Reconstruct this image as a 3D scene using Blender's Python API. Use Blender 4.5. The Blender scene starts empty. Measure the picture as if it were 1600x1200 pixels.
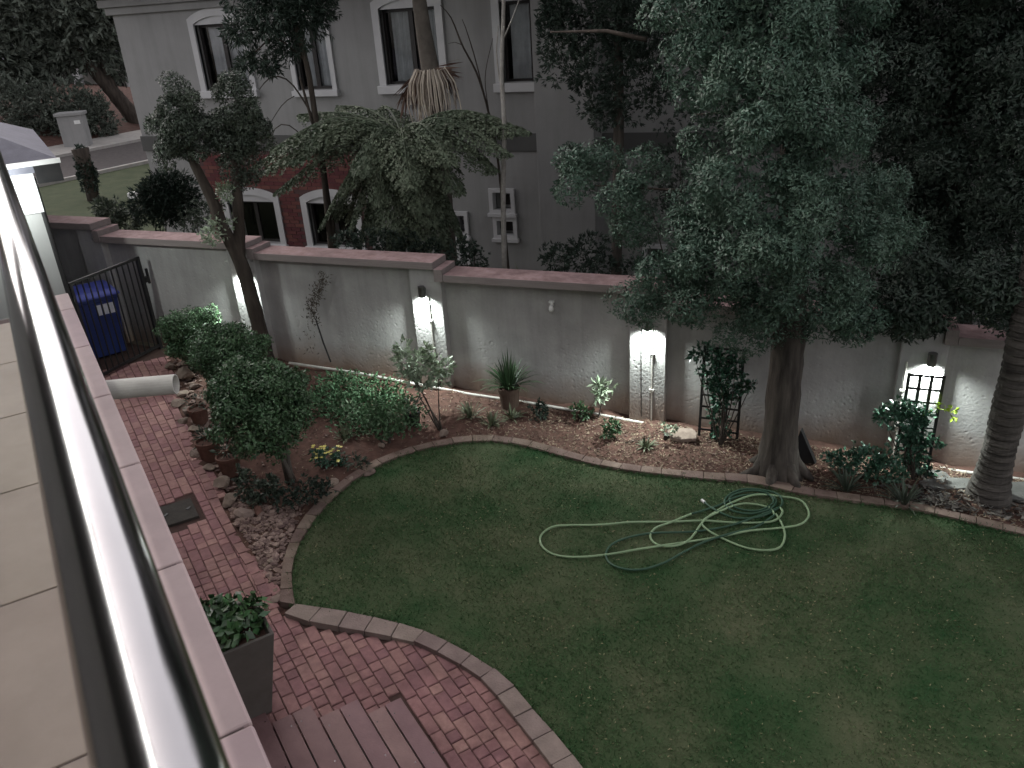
import bpy, bmesh, math, random
import numpy as np
from mathutils import Vector, Matrix

# ------------------------------------------------------------------ camera, sky, sun, exposure
S = bpy.context.scene
COL = S.collection
F, PITCH, ROLL, YAW = 1268.18, 0.436895, 0.0665033, 0.39443
H = 5.0
def _cam_rows():
    cp, sp = math.cos(PITCH), math.sin(PITCH)
    r = np.array([1, 0, 0.]); fw = np.array([0, cp, -sp]); d = np.array([0, -sp, -cp])
    c, s = math.cos(ROLL), math.sin(ROLL)
    m = np.array([c*r + s*d, -s*r + c*d, fw])
    c, s = math.cos(YAW), math.sin(YAW)
    return m @ np.array([[c, -s, 0], [s, c, 0], [0, 0, 1.]]).T
CM = _cam_rows()
cam = bpy.data.cameras.new('camera')
camo = bpy.data.objects.new('camera', cam); COL.objects.link(camo)
R3 = Matrix((CM[0], -CM[1], -CM[2])).transposed()
camo.matrix_world = Matrix.Translation((0, 0, H)) @ R3.to_4x4()
cam.sensor_width = 36; cam.lens = 36 * F / 1600
cam.clip_start = 0.02; cam.clip_end = 600
cam.dof.use_dof = True; cam.dof.focus_distance = 9.0; cam.dof.aperture_fstop = 14.0
S.camera = camo

W = bpy.data.worlds.new('World'); S.world = W; W.use_nodes = True
nt = W.node_tree; nt.nodes.clear()
sky = nt.nodes.new('ShaderNodeTexSky'); sky.sky_type = 'NISHITA'; sky.sun_disc = False
SUN_EL, SUN_ROT = math.radians(34.0), math.radians(-72)
sky.sun_elevation = SUN_EL; sky.sun_rotation = SUN_ROT
sky.air_density = 1.0; sky.dust_density = 2.0; sky.ozone_density = 1.0
hs = nt.nodes.new('ShaderNodeHueSaturation'); hs.inputs['Saturation'].default_value = 0.22
tint = nt.nodes.new('ShaderNodeMix'); tint.data_type = 'RGBA'; tint.blend_type = 'MULTIPLY'
tint.inputs[0].default_value = 1.0; tint.inputs[7].default_value = (1.0, 0.945, 0.945, 1)
bg = nt.nodes.new('ShaderNodeBackground'); bg.inputs['Strength'].default_value = 0.05
wo = nt.nodes.new('ShaderNodeOutputWorld')
nt.links.new(sky.outputs[0], hs.inputs['Color']); nt.links.new(hs.outputs[0], tint.inputs[6])
nt.links.new(tint.outputs[2], bg.inputs['Color']); nt.links.new(bg.outputs[0], wo.inputs[0])

sl = bpy.data.lights.new('sun', 'SUN'); sl.energy = 0.17; sl.angle = math.radians(150); sl.color = (1.0, 0.95, 0.92)
so = bpy.data.objects.new('sun', sl); COL.objects.link(so)
sd = Vector((math.sin(SUN_ROT)*math.cos(SUN_EL), math.cos(SUN_ROT)*math.cos(SUN_EL), math.sin(SUN_EL)))
so.rotation_euler = sd.to_track_quat('Z', 'Y').to_euler(); so.location = (-20, -10, 20)
S.view_settings.view_transform = 'Standard'; S.view_settings.look = 'None'
S.view_settings.exposure = 2.42; S.view_settings.gamma = 1.0; S.view_settings.use_curve_mapping = False
S.render.engine = 'CYCLES'
S.cycles.max_bounces = 6; S.cycles.sample_clamp_indirect = 3.0
LAMP_W = 37.0
BALC_W = 9.0

# ------------------------------------------------------------------ place geometry helpers
rng = np.random.default_rng(7); random.seed(7)
K, X0 = -0.042, -2.2                       # the plot falls gently to the right
def tz(x, y=0): return K * (x - X0)
def ray(px, py): return np.array([(px-800)/F, (py-600)/F, 1.0]) @ CM
def G(px, py, dz=0.0):                     # point on the sloping ground
    d = ray(px, py); t = (dz - K*X0 - H) / (d[2] - K*d[0]); return np.array([0, 0, H]) + t*d
def YP(px, py, y):                         # point on a wall plane
    d = ray(px, py); return np.array([0, 0, H]) + d * (y / d[1])
def ZP(px, py, z):
    d = ray(px, py); return np.array([0, 0, H]) + d * ((z-H) / d[2])
def HD(px, py, hd):                        # point seen there at a horizontal distance
    d = ray(px, py); return np.array([0, 0, H]) + d * (hd / math.hypot(d[0], d[1]))
UU = np.array([0.6, 0.8, 0]); BB = np.array([-0.8, 0.6, 0])   # across / along the balcony
def UB(u, b, z): return UU*u + BB*b + np.array([0, 0, z])
def hd(p): return math.hypot(p[0], p[1])
def unit(v): v = np.asarray(v, float); return v / (np.linalg.norm(v) + 1e-12)

class MB:
    """collects polygons of any size, then links them as one mesh object"""
    def __init__(s): s.v = []; s.f = []; s.n = 0
    def add(s, V, Fs):
        V = np.asarray(V, float).reshape(-1, 3)
        if isinstance(Fs, np.ndarray): Fs = [Fs]
        else:
            by = {}
            for f in Fs: by.setdefault(len(f), []).append(f)
            Fs = [np.array(q, int) for q in by.values()]
        for f in Fs: s.f.append(f + s.n)
        s.v.append(V); s.n += len(V); return s
    def box(s, lo, hi, M=None, taper=1.0):
        x0, y0, z0 = lo; x1, y1, z1 = hi
        cx, cy = (x0+x1)/2, (y0+y1)/2
        V = np.array([(x0,y0,z0),(x1,y0,z0),(x1,y1,z0),(x0,y1,z0),(x0,y0,z1),(x1,y0,z1),(x1,y1,z1),(x0,y1,z1)], float)
        if taper != 1.0:
            V[:4, 0] = cx + (V[:4, 0]-cx)*taper; V[:4, 1] = cy + (V[:4, 1]-cy)*taper
        if M is not None: V = V @ np.array(M)[:3, :3].T + np.array(M)[:3, 3]
        return s.add(V, np.array([(0,3,2,1),(4,5,6,7),(0,1,5,4),(1,2,6,5),(2,3,7,6),(3,0,4,7)]))
    def tube(s, pts, rad, n=10, cap=True, jitter=0.0):
        P = np.asarray(pts, float); m = len(P); r = np.broadcast_to(np.asarray(rad, float), (m,))
        T = np.gradient(P, axis=0) if m > 2 else np.repeat((P[1]-P[0])[None], 2, 0)
        T = T / (np.linalg.norm(T, axis=1, keepdims=True) + 1e-12)
        a = np.array([0, 0, 1.]) if abs(T[0][2]) < .9 else np.array([1., 0, 0])
        u = unit(np.cross(T[0], a)); V = []
        for i in range(m):
            u = unit(u - T[i]*np.dot(u, T[i])); w = np.cross(T[i], u)
            for k in range(n):
                an = 2*math.pi*k/n; rr = r[i]*(1 + jitter*(random.random()-.5))
                V.append(P[i] + rr*(math.cos(an)*u + math.sin(an)*w))
        Fq = [(i*n+k, i*n+(k+1) % n, (i+1)*n+(k+1) % n, (i+1)*n+k) for i in range(m-1) for k in range(n)]
        if cap: Fq += [tuple(range(n))[::-1], tuple((m-1)*n+k for k in range(n))]
        return s.add(V, Fq)
    def lathe(s, c, prof, n=20):
        V = [(c[0]+r*math.cos(2*math.pi*k/n), c[1]+r*math.sin(2*math.pi*k/n), c[2]+z) for r, z in prof for k in range(n)]
        m = len(prof)
        Fq = [(i*n+k, i*n+(k+1) % n, (i+1)*n+(k+1) % n, (i+1)*n+k) for i in range(m-1) for k in range(n)]
        return s.add(V, Fq)
    def prism(s, poly, vec):
        P = np.asarray(poly, float); n = len(P); V = np.vstack([P, P + np.asarray(vec, float)])
        Fq = [tuple(range(n))[::-1], tuple(range(n, 2*n))] + [(i, (i+1) % n, n+(i+1) % n, n+i) for i in range(n)]
        return s.add(V, Fq)
    def mesh(s, name, off=(0, 0, 0), smooth=False):
        me = bpy.data.meshes.new(name)
        V = np.vstack(s.v) - np.asarray(off, float)
        tot = np.concatenate([np.full(len(f), f.shape[1]) for f in s.f]).astype(np.int32)
        li = np.concatenate([f.ravel() for f in s.f]).astype(np.int32)
        me.vertices.add(len(V)); me.vertices.foreach_set('co', V.astype(np.float32).ravel())
        me.loops.add(len(li)); me.loops.foreach_set('vertex_index', li)
        me.polygons.add(len(tot)); me.polygons.foreach_set('loop_start', np.concatenate([[0], np.cumsum(tot)[:-1]]).astype(np.int32))
        me.polygons.foreach_set('loop_total', tot)
        me.polygons.foreach_set('use_smooth', np.full(len(tot), bool(smooth)))
        me.update(calc_edges=True); me.validate()
        return me

def tag(o, label=None, cat=None, group=None, kind=None):
    if label: o['label'] = label
    if cat: o['category'] = cat
    if group: o['group'] = group
    if kind: o['kind'] = kind
    return o
def link(name, me, m, parent=None, loc=(0, 0, 0)):
    o = bpy.data.objects.new(name, me); COL.objects.link(o); o.location = loc
    if m is not None and (not me.materials): me.materials.append(m)
    if parent is not None: o.parent = parent
    return o
def bevel(o, w=0.006, seg=2):
    md = o.modifiers.new('bevel', 'BEVEL'); md.width = w; md.segments = seg; md.limit_method = 'ANGLE'; return o
class Thing:
    def __init__(s, name, loc, label, cat, group=None, kind=None):
        s.loc = np.asarray(loc, float); s.o = bpy.data.objects.new(name, None); COL.objects.link(s.o)
        s.o.location = s.loc; s.o.empty_display_size = .1; tag(s.o, label, cat, group, kind)
    def part(s, name, mb, m, parent=None, smooth=False, label=None, kind=None, bev=0):
        o = link(name, mb.mesh(name, s.loc, smooth), m, parent or s.o); tag(o, label=label, kind=kind)
        if bev: bevel(o, bev)
        return o
def single(name, mb, m, label, cat, base=None, group=None, smooth=False, bev=0):
    V = np.vstack(mb.v)
    if base is None: base = np.array([V[:, 0].mean(), V[:, 1].mean(), V[:, 2].min()])
    o = link(name, mb.mesh(name, base, smooth), m, None, base); tag(o, label, cat, group)
    if bev: bevel(o, bev)
    return o
def struct(name, mb, m, smooth=False, kind='structure', parent=None):
    o = link(name, mb.mesh(name, (0, 0, 0), smooth), m, parent)
    if parent is None or kind == 'stuff': o['kind'] = kind
    return o

# ------------------------------------------------------------------ materials
def mat(name, c1, c2=None, rough=0.75, scale=6.0, bump=0.0, bscale=60.0, spec=0.3, metal=0.0, island=0.0, pits=0.0, detail=6, obj_rand=0.0, pitscale=28, stretch=None, streak=0.0, dirt=0.0):
    m = bpy.data.materials.new(name); m.use_nodes = True; t = m.node_tree; n = t.nodes; b = n['Principled BSDF']
    b.inputs['Roughness'].default_value = rough; b.inputs['Specular IOR Level'].default_value = spec; b.inputs['Metallic'].default_value = metal
    c2 = c2 or c1
    tc = n.new('ShaderNodeTexCoord'); nz = n.new('ShaderNodeTexNoise'); nz.inputs['Scale'].default_value = scale; nz.inputs['Detail'].default_value = detail
    nz.inputs['Roughness'].default_value = .62
    vec = tc.outputs['Object']
    if obj_rand:
        oi = n.new('ShaderNodeObjectInfo'); va = n.new('ShaderNodeVectorMath'); t.links.new(vec, va.inputs[0]); t.links.new(oi.outputs['Location'], va.inputs[1]); vec = va.outputs[0]
    if stretch:
        vm = n.new('ShaderNodeVectorMath'); vm.operation = 'MULTIPLY'; vm.inputs[1].default_value = (1, 1, stretch); t.links.new(vec, vm.inputs[0]); vec = vm.outputs[0]
    t.links.new(vec, nz.inputs['Vector'])
    rp = n.new('ShaderNodeValToRGB'); rp.color_ramp.elements[0].position = .33; rp.color_ramp.elements[1].position = .68
    rp.color_ramp.elements[0].color = (*c1, 1); rp.color_ramp.elements[1].color = (*c2, 1)
    t.links.new(nz.outputs['Fac'], rp.inputs['Fac']); out = rp.outputs['Color']
    if island or obj_rand:
        if island: g = n.new('ShaderNodeNewGeometry'); src = g.outputs['Random Per Island']; amt = island
        else: g = n.new('ShaderNodeObjectInfo'); src = g.outputs['Random']; amt = obj_rand
        mr = n.new('ShaderNodeMapRange'); mr.inputs['To Min'].default_value = 1-amt; mr.inputs['To Max'].default_value = 1+amt
        t.links.new(src, mr.inputs['Value'])
        hv = n.new('ShaderNodeHueSaturation'); t.links.new(out, hv.inputs['Color']); t.links.new(mr.outputs[0], hv.inputs['Value'])
        m2 = n.new('ShaderNodeMapRange'); m2.inputs['To Min'].default_value = .485; m2.inputs['To Max'].default_value = .515
        t.links.new(src, m2.inputs['Value']); t.links.new(m2.outputs[0], hv.inputs['Hue']); out = hv.outputs['Color']
    def darken(out, scl, amt, lo, hi):
        mv = n.new('ShaderNodeVectorMath'); mv.operation = 'MULTIPLY'; mv.inputs[1].default_value = scl; t.links.new(vec, mv.inputs[0])
        q = n.new('ShaderNodeTexNoise'); q.inputs['Scale'].default_value = 1.0; q.inputs['Detail'].default_value = 7; q.inputs['Roughness'].default_value = .65; t.links.new(mv.outputs[0], q.inputs['Vector'])
        mr = n.new('ShaderNodeMapRange'); mr.inputs['From Min'].default_value = lo; mr.inputs['From Max'].default_value = hi; mr.inputs['To Min'].default_value = 1-amt; mr.inputs['To Max'].default_value = 1
        t.links.new(q.outputs['Fac'], mr.inputs['Value']); hv = n.new('ShaderNodeHueSaturation'); t.links.new(out, hv.inputs['Color']); t.links.new(mr.outputs[0], hv.inputs['Value']); return hv.outputs['Color']
    if streak: out = darken(out, (5.5, 5.5, .45), streak, .36, .56)      # rain streaks and grime
    if dirt: out = darken(out, (2.3, 2.3, 2.3), dirt, .38, .62)
    t.links.new(out, b.inputs['Base Color'])
    if bump:
        n2 = n.new('ShaderNodeTexNoise'); n2.inputs['Scale'].default_value = bscale; n2.inputs['Detail'].default_value = 5
        t.links.new(vec, n2.inputs['Vector']); h = n2.outputs['Fac']
        if pits:
            vo = n.new('ShaderNodeTexVoronoi'); vo.inputs['Scale'].default_value = pitscale
            t.links.new(tc.outputs['Object'], vo.inputs['Vector'])
            mp = n.new('ShaderNodeMapRange'); mp.inputs['From Min'].default_value = 0; mp.inputs['From Max'].default_value = .3
            mp.inputs['To Min'].default_value = -pits; mp.inputs['To Max'].default_value = 0
            t.links.new(vo.outputs['Distance'], mp.inputs['Value'])
            ad = n.new('ShaderNodeMath'); t.links.new(h, ad.inputs[0]); t.links.new(mp.outputs[0], ad.inputs[1]); h = ad.outputs[0]
        bp = n.new('ShaderNodeBump'); bp.inputs['Strength'].default_value = bump; bp.inputs['Distance'].default_value = .01
        t.links.new(h, bp.inputs['Height']); t.links.new(bp.outputs[0], b.inputs['Normal'])
    return m
def leafmat(name, c1, c2, rough=.5, spec=.35, island=.45):
    return mat(name, c1, c2, rough=rough, spec=spec, scale=2.2, island=island)
M_FAC = mat('pale_grey_plaster', (.25, .25, .245), (.29, .288, .282), rough=.9, scale=1.2, bump=.15, bscale=45, spec=.15, streak=.09)
M_BAND = mat('grey_band_plaster', (.085, .085, .083), (.10, .10, .097), rough=.9, scale=1.5, bump=.1, spec=.15)
M_TRIM = mat('white_trim_plaster', (.46, .46, .465), (.52, .52, .52), rough=.8, scale=3, spec=.2)
M_DARKFRAME = mat('dark_window_timber', (.018, .016, .016), (.03, .026, .025), rough=.45)
M_CURTAIN = mat('grey_curtain', (.55, .55, .57), (.74, .74, .76), rough=.95, scale=5)
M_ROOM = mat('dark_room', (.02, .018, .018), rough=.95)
M_BRICKH = mat('red_face_brick', (.115, .045, .044), (.15, .06, .058), rough=.95, scale=3, bump=.2, obj_rand=.2, spec=.1)
M_MORTAR = mat('brick_mortar', (.075, .045, .043), (.10, .062, .06), rough=.95, scale=12)
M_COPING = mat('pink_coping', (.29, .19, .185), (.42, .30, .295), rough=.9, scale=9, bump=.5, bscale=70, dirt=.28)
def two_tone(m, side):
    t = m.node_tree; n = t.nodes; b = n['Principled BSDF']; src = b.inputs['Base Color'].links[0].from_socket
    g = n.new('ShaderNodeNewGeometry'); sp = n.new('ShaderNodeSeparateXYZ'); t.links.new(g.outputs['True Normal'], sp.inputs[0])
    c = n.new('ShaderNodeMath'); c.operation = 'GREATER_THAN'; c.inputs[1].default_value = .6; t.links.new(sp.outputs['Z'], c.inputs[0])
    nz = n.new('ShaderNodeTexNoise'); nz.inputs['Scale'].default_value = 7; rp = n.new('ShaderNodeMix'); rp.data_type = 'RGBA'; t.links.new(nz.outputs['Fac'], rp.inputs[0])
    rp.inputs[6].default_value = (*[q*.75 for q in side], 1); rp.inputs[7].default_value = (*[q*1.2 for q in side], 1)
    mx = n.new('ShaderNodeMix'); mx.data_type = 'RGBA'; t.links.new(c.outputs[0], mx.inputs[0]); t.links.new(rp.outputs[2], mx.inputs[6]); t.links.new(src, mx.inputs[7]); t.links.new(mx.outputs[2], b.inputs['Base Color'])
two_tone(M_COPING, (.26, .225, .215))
M_COPE2 = mat('grey_coping_face', (.27, .235, .225), (.36, .315, .305), rough=.9, scale=5, bump=.3)
M_PAVER = mat('red_paver', (.23, .115, .112), (.31, .172, .162), rough=.85, scale=16, bump=.25, bscale=120, obj_rand=.17, dirt=.32)
M_JOINT = mat('paver_sand', (.045, .026, .022), (.07, .04, .034), rough=1, scale=30)
M_KERB = mat('grey_pink_kerb', (.17, .13, .115), (.25, .195, .175), rough=.95, scale=5, bump=.5, obj_rand=.12)
M_EDGE = mat('weathered_edging', (.12, .085, .068), (.20, .15, .125), rough=1, scale=6, bump=.6, obj_rand=.14)
M_SOIL = mat('red_soil', (.06, .032, .025), (.115, .062, .048), rough=1, scale=7, bump=.8, bscale=22)
M_GROUND = mat('dry_ground', (.06, .05, .035), (.11, .09, .065), rough=1, scale=3, bump=.5, bscale=15)
M_LAWN = mat('lawn_soil', (.022, .056, .018), (.080, .090, .048), rough=1, scale=1.15, bump=.9, bscale=50, detail=9)
M_GRASS = mat('grass_blade', (.022, .082, .026), (.092, .132, .058), rough=.65, spec=.2, island=.45, scale=1.15, detail=9)
M_STRAW = leafmat('dry_clipping', (.16, .14, .08), (.30, .27, .17), rough=.8, spec=.1, island=.4)
M_VERGE = mat('verge_grass', (.035, .05, .022), (.065, .075, .038), rough=1, scale=2.5, bump=.8, bscale=30, detail=8)
M_ASPH = mat('road_asphalt', (.055, .048, .046), (.085, .075, .072), rough=.9, scale=8)
M_CONC = mat('pale_concrete', (.30, .285, .265), (.40, .38, .35), rough=.9, scale=5)
M_STEEL = None
M_BLACK = mat('black_painted_steel', (.012, .012, .013), (.022, .021, .021), rough=.45, spec=.4)
M_BIN = mat('blue_bin_plastic', (.016, .032, .14), (.025, .045, .18), rough=.45, spec=.4, scale=3)
M_BINLID = mat('blue_lid_plastic', (.055, .075, .36), (.075, .10, .45), rough=.4, spec=.45, scale=3)
M_WHITE = mat('white_plastic', (.66, .66, .64), (.74, .74, .72), rough=.5)
M_LABEL = mat('white_bin_label', (.55, .57, .62), (.72, .74, .78), rough=.7, scale=25)
M_PVC = mat('dusty_white_pipe', (.50, .48, .44), (.64, .62, .57), rough=.6, scale=8)
M_TERRA = mat('terracotta', (.10, .05, .038), (.165, .088, .068), rough=.9, scale=9, bump=.15)
M_ROCK = mat('pale_rock', (.16, .12, .098), (.27, .21, .175), rough=.95, scale=6, bump=.7, bscale=18, obj_rand=.22)
M_ROCKR = mat('reddish_gravel', (.13, .085, .072), (.27, .195, .17), rough=.95, scale=6, bump=.4, island=.35)
M_SLATE = mat('grey_slate', (.075, .075, .07), (.13, .128, .12), rough=.85, scale=7, bump=.4)
M_MULCH = leafmat('bark_mulch', (.12, .09, .066), (.36, .285, .21), rough=.95, spec=.1, island=.5)
M_DECK = mat('red_deck_board', (.175, .098, .098), (.225, .132, .13), rough=.6, scale=5, bump=.15, obj_rand=.08)
M_PLANTER = mat('grey_planter', (.085, .074, .065), (.108, .096, .086), rough=.7, scale=6)
M_BARKG = mat('grey_bark', (.026, .022, .019), (.095, .082, .07), rough=.95, scale=11, bump=1.0, bscale=26, stretch=.14)
M_BARKD = mat('dark_bark', (.03, .024, .019), (.08, .065, .054), rough=.95, scale=10, bump=.9, bscale=24, stretch=.2)
M_BARKR = mat('ringed_palm_bark', (.03, .027, .024), (.10, .09, .08), rough=.95, scale=3, bump=1.0, bscale=9, stretch=7)
M_BARKP = mat('palm_bark', (.09, .08, .068), (.16, .14, .12), rough=.95, scale=5, bump=.6, bscale=18)
M_BARKW = mat('pale_bark', (.26, .245, .22), (.40, .38, .35), rough=.9, scale=14, bump=.4)
M_TILE = mat('beige_floor_tile', (.29, .235, .19), (.345, .285, .235), rough=.55, scale=3, spec=.35, obj_rand=.05, dirt=.12)
M_COPT = mat('pink_coping_tile', (.52, .39, .385), (.60, .46, .45), rough=.6, scale=5, spec=.3, obj_rand=.05, dirt=.12)
M_GROUT = mat('dark_grout', (.12, .09, .085), rough=1)
M_OWN = mat('own_house_plaster', (.17, .165, .16), (.21, .205, .195), rough=.9, scale=2, bump=.2)
M_ROOFT = mat('blue_grey_roof', (.13, .13, .16), (.175, .175, .21), rough=.7, scale=6, bump=.3)
M_HOSE_LIT = mat('green_hose_lit', (.19, .28, .155), (.25, .35, .20), rough=.45, spec=.4, scale=3)  # paler tone, paints the light reflected along the hose
M_HOSE_DIM = mat('green_hose_dim', (.02, .06, .035), (.035, .085, .05), rough=.45, spec=.4, scale=3)  # same hose in its unlit tone
M_DRAIN = mat('drain_iron', (.028, .024, .02), (.042, .036, .03), rough=.8, scale=14, bump=.3)
L_YEW = leafmat('yellowwood_leaf', (.042, .082, .056), (.088, .142, .098), rough=.5, island=.4)
L_DARK = leafmat('dark_tree_leaf', (.015, .028, .02), (.038, .058, .04), rough=.55)
L_BUSH = leafmat('bush_leaf', (.04, .085, .038), (.09, .155, .075), rough=.45, spec=.4)
L_TOP = leafmat('grey_green_leaf', (.04, .056, .04), (.085, .105, .074), rough=.5)
L_FERN = leafmat('fern_frond', (.075, .10, .066), (.14, .165, .11), rough=.6, spec=.25, island=.3)
L_BRIGHT = leafmat('bright_leaf', (.045, .10, .046), (.11, .185, .10), rough=.55, spec=.25)
L_VARI = leafmat('variegated_leaf', (.16, .22, .14), (.42, .48, .36), rough=.45, spec=.4)
L_GLOSS = leafmat('glossy_leaf', (.028, .08, .048), (.06, .14, .085), rough=.3, spec=.6)
L_LIME = leafmat('lime_leaf', (.22, .34, .02), (.34, .46, .05), rough=.5)
L_FAR = leafmat('far_tree_leaf', (.075, .092, .072), (.14, .155, .13), rough=.7, spec=.15)
L_DRY = leafmat('dry_frond', (.10, .07, .055), (.18, .12, .095), rough=.9, spec=.1)
L_TUFT = leafmat('grassy_plant', (.07, .085, .05), (.19, .21, .13), rough=.6)
M_YEL = leafmat('yellow_petal', (.55, .48, .10), (.75, .68, .26), rough=.6)
M_FLOR = leafmat('inflorescence', (.38, .33, .275), (.52, .46, .385), rough=.8, spec=.15)
def wall_paint():
    m = mat('garden_wall_paint', (.36, .355, .345), (.43, .42, .41), rough=.85, scale=1.1, bump=.55, bscale=26, spec=.2, pits=.7, pitscale=13, streak=.13, dirt=.12)
    t = m.node_tree; n = t.nodes; b = n['Principled BSDF']; src = b.inputs['Base Color'].links[0].from_socket
    tc = n.new('ShaderNodeTexCoord'); sp = n.new('ShaderNodeSeparateXYZ'); t.links.new(tc.outputs['Object'], sp.inputs[0])
    # soil splashed up along the foot of the wall (the foot follows the falling ground)
    ma = n.new('ShaderNodeMath'); ma.operation = 'MULTIPLY_ADD'; ma.inputs[1].default_value = -K; ma.inputs[2].default_value = K*X0
    t.links.new(sp.outputs['X'], ma.inputs[0])
    ht = n.new('ShaderNodeMath'); ht.operation = 'ADD'; t.links.new(sp.outputs['Z'], ht.inputs[0]); t.links.new(ma.outputs[0], ht.inputs[1])
    nz = n.new('ShaderNodeTexNoise'); nz.inputs['Scale'].default_value = 2.6; nz.inputs['Detail'].default_value = 6; t.links.new(tc.outputs['Object'], nz.inputs['Vector'])
    ad = n.new('ShaderNodeMath'); ad.operation = 'MULTIPLY_ADD'; ad.inputs[1].default_value = -.55; t.links.new(nz.outputs['Fac'], ad.inputs[0]); t.links.new(ht.outputs[0], ad.inputs[2])
    mr = n.new('ShaderNodeMapRange'); mr.inputs['From Min'].default_value = -.18; mr.inputs['From Max'].default_value = .34
    mr.inputs['To Min'].default_value = .8; mr.inputs['To Max'].default_value = 0; t.links.new(ad.outputs[0], mr.inputs['Value'])
    mx = n.new('ShaderNodeMix'); mx.data_type = 'RGBA'; t.links.new(mr.outputs[0], mx.inputs[0]); t.links.new(src, mx.inputs[6]); mx.inputs[7].default_value = (.19, .115, .075, 1)
    t.links.new(mx.outputs[2], b.inputs['Base Color']); return m
M_WALL = wall_paint()
def steel():
    m = mat('brushed_steel', (.31, .30, .305), (.37, .36, .365), rough=.12, metal=1.0, scale=4)
    t = m.node_tree; b = t.nodes['Principled BSDF']; b.inputs['Anisotropic'].default_value = .85
    tg = t.nodes.new('ShaderNodeTangent'); tg.direction_type = 'RADIAL'; tg.axis = 'Z'; t.links.new(tg.outputs[0], b.inputs['Tangent'])
    return m
M_STEEL = steel()
M_LAMP = mat('lamp_steel', (.16, .16, .16), (.24, .24, .24), rough=.35, metal=1.0)
def emit(name, col, st):
    m = bpy.data.materials.new(name); m.use_nodes = True; b = m.node_tree.nodes['Principled BSDF']
    b.inputs['Base Color'].default_value = (.8, .8, .8, 1); b.inputs['Emission Color'].default_value = (*col, 1); b.inputs['Emission Strength'].default_value = st; return m
M_TUBE = emit('lit_tube', (1, 1, .96), 9)
M_BULB = emit('lit_bulb', (.93, 1.0, .97), 26)
def glass():
    m = bpy.data.materials.new('window_glass'); m.use_nodes = True; t = m.node_tree; n = t.nodes; n.remove(n['Principled BSDF'])
    tr = n.new('ShaderNodeBsdfTransparent'); gl = n.new('ShaderNodeBsdfGlossy'); gl.inputs['Roughness'].default_value = .03
    fr = n.new('ShaderNodeFresnel'); mx = n.new('ShaderNodeMixShader'); tr.inputs['Color'].default_value = (.8, .82, .82, 1)
    t.links.new(fr.outputs[0], mx.inputs[0]); t.links.new(tr.outputs[0], mx.inputs[1]); t.links.new(gl.outputs[0], mx.inputs[2])
    t.links.new(mx.outputs[0], n['Material Output'].inputs[0]); return m
M_GLASS = glass()

# ------------------------------------------------------------------ foliage generators
def leaves(mb, P, D, L, Wd, fold=.25):
    """one pointed leaf at every point P along direction D"""
    P = np.asarray(P); D = np.asarray(D); n = len(P)
    D = D / (np.linalg.norm(D, axis=1, keepdims=True)+1e-9)
    r = rng.normal(size=(n, 3)); sd = np.cross(D, r); sd /= (np.linalg.norm(sd, axis=1, keepdims=True)+1e-9); up = np.cross(sd, D)
    L = np.broadcast_to(L, (n,))[:, None]*rng.uniform(.7, 1.25, (n, 1)); Wd = np.broadcast_to(Wd, (n,))[:, None]*rng.uniform(.75, 1.2, (n, 1))
    m = P + D*L*.5 - up*Wd*fold
    V = np.stack([P, m + sd*Wd*.5 + up*Wd*fold*1.5, P + D*L, m - sd*Wd*.5 + up*Wd*fold*1.5], 1).reshape(-1, 3)
    mb.add(V, np.arange(n*4).reshape(n, 4)); return mb
def leaves_on(mb, P, N, L, Wd, tilt=.45):
    """leaves spread over a rounded surface, faces outward"""
    n = len(P); N = N/(np.linalg.norm(N, axis=1, keepdims=True)+1e-9); T = np.cross(N, rng.normal(size=(n, 3))); T /= (np.linalg.norm(T, axis=1, keepdims=True)+1e-9)
    D = T + N*rng.uniform(-.1, 2*tilt, (n, 1)); D /= np.linalg.norm(D, axis=1, keepdims=True)
    sd = np.cross(N, D) + rng.normal(size=(n, 3))*.25; sd /= (np.linalg.norm(sd, axis=1, keepdims=True)+1e-9); up = np.cross(D, sd)
    L = L*rng.uniform(.7, 1.25, (n, 1)); Wd = Wd*rng.uniform(.75, 1.2, (n, 1)); m = P + D*L*.5 - up*Wd*.1
    V = np.stack([P, m + sd*Wd*.5 + up*Wd*.15, P + D*L, m - sd*Wd*.5 + up*Wd*.15], 1).reshape(-1, 3)
    mb.add(V, np.arange(n*4).reshape(n, 4)); return mb
def sphere_dirs(n):
    v = rng.normal(size=(n, 3)); return v / np.linalg.norm(v, axis=1, keepdims=True)
def blob(c, r, n, shell=.8, lump=.22, flat=1.0):
    """points over a lumpy rounded clump, with outward directions"""
    d = sphere_dirs(n); ph = rng.uniform(0, 6.28, 6); k = rng.normal(size=(6, 3))*2.6
    nz = sum(np.sin(d @ k[i] + ph[i]) for i in range(6))/6
    rr = r*(rng.uniform(shell, 1.0, n))*(1 + lump*nz*1.6)
    q = d*rr[:, None]; q[:, 2] *= flat
    return np.asarray(c) + q, d
def rosette_leaves(mb, P, N, nl, L, Wd, spread=1.1, up=.25):
    k = len(P); PP = np.repeat(P, nl, 0); NN = np.repeat(N, nl, 0) + np.array([0, 0, up])
    NN = NN/np.linalg.norm(NN, axis=1, keepdims=True)
    D = NN + rng.normal(size=(k*nl, 3))*spread*.55
    return leaves(mb, PP + rng.normal(size=(k*nl, 3))*L*.12, D, L, Wd)
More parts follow.
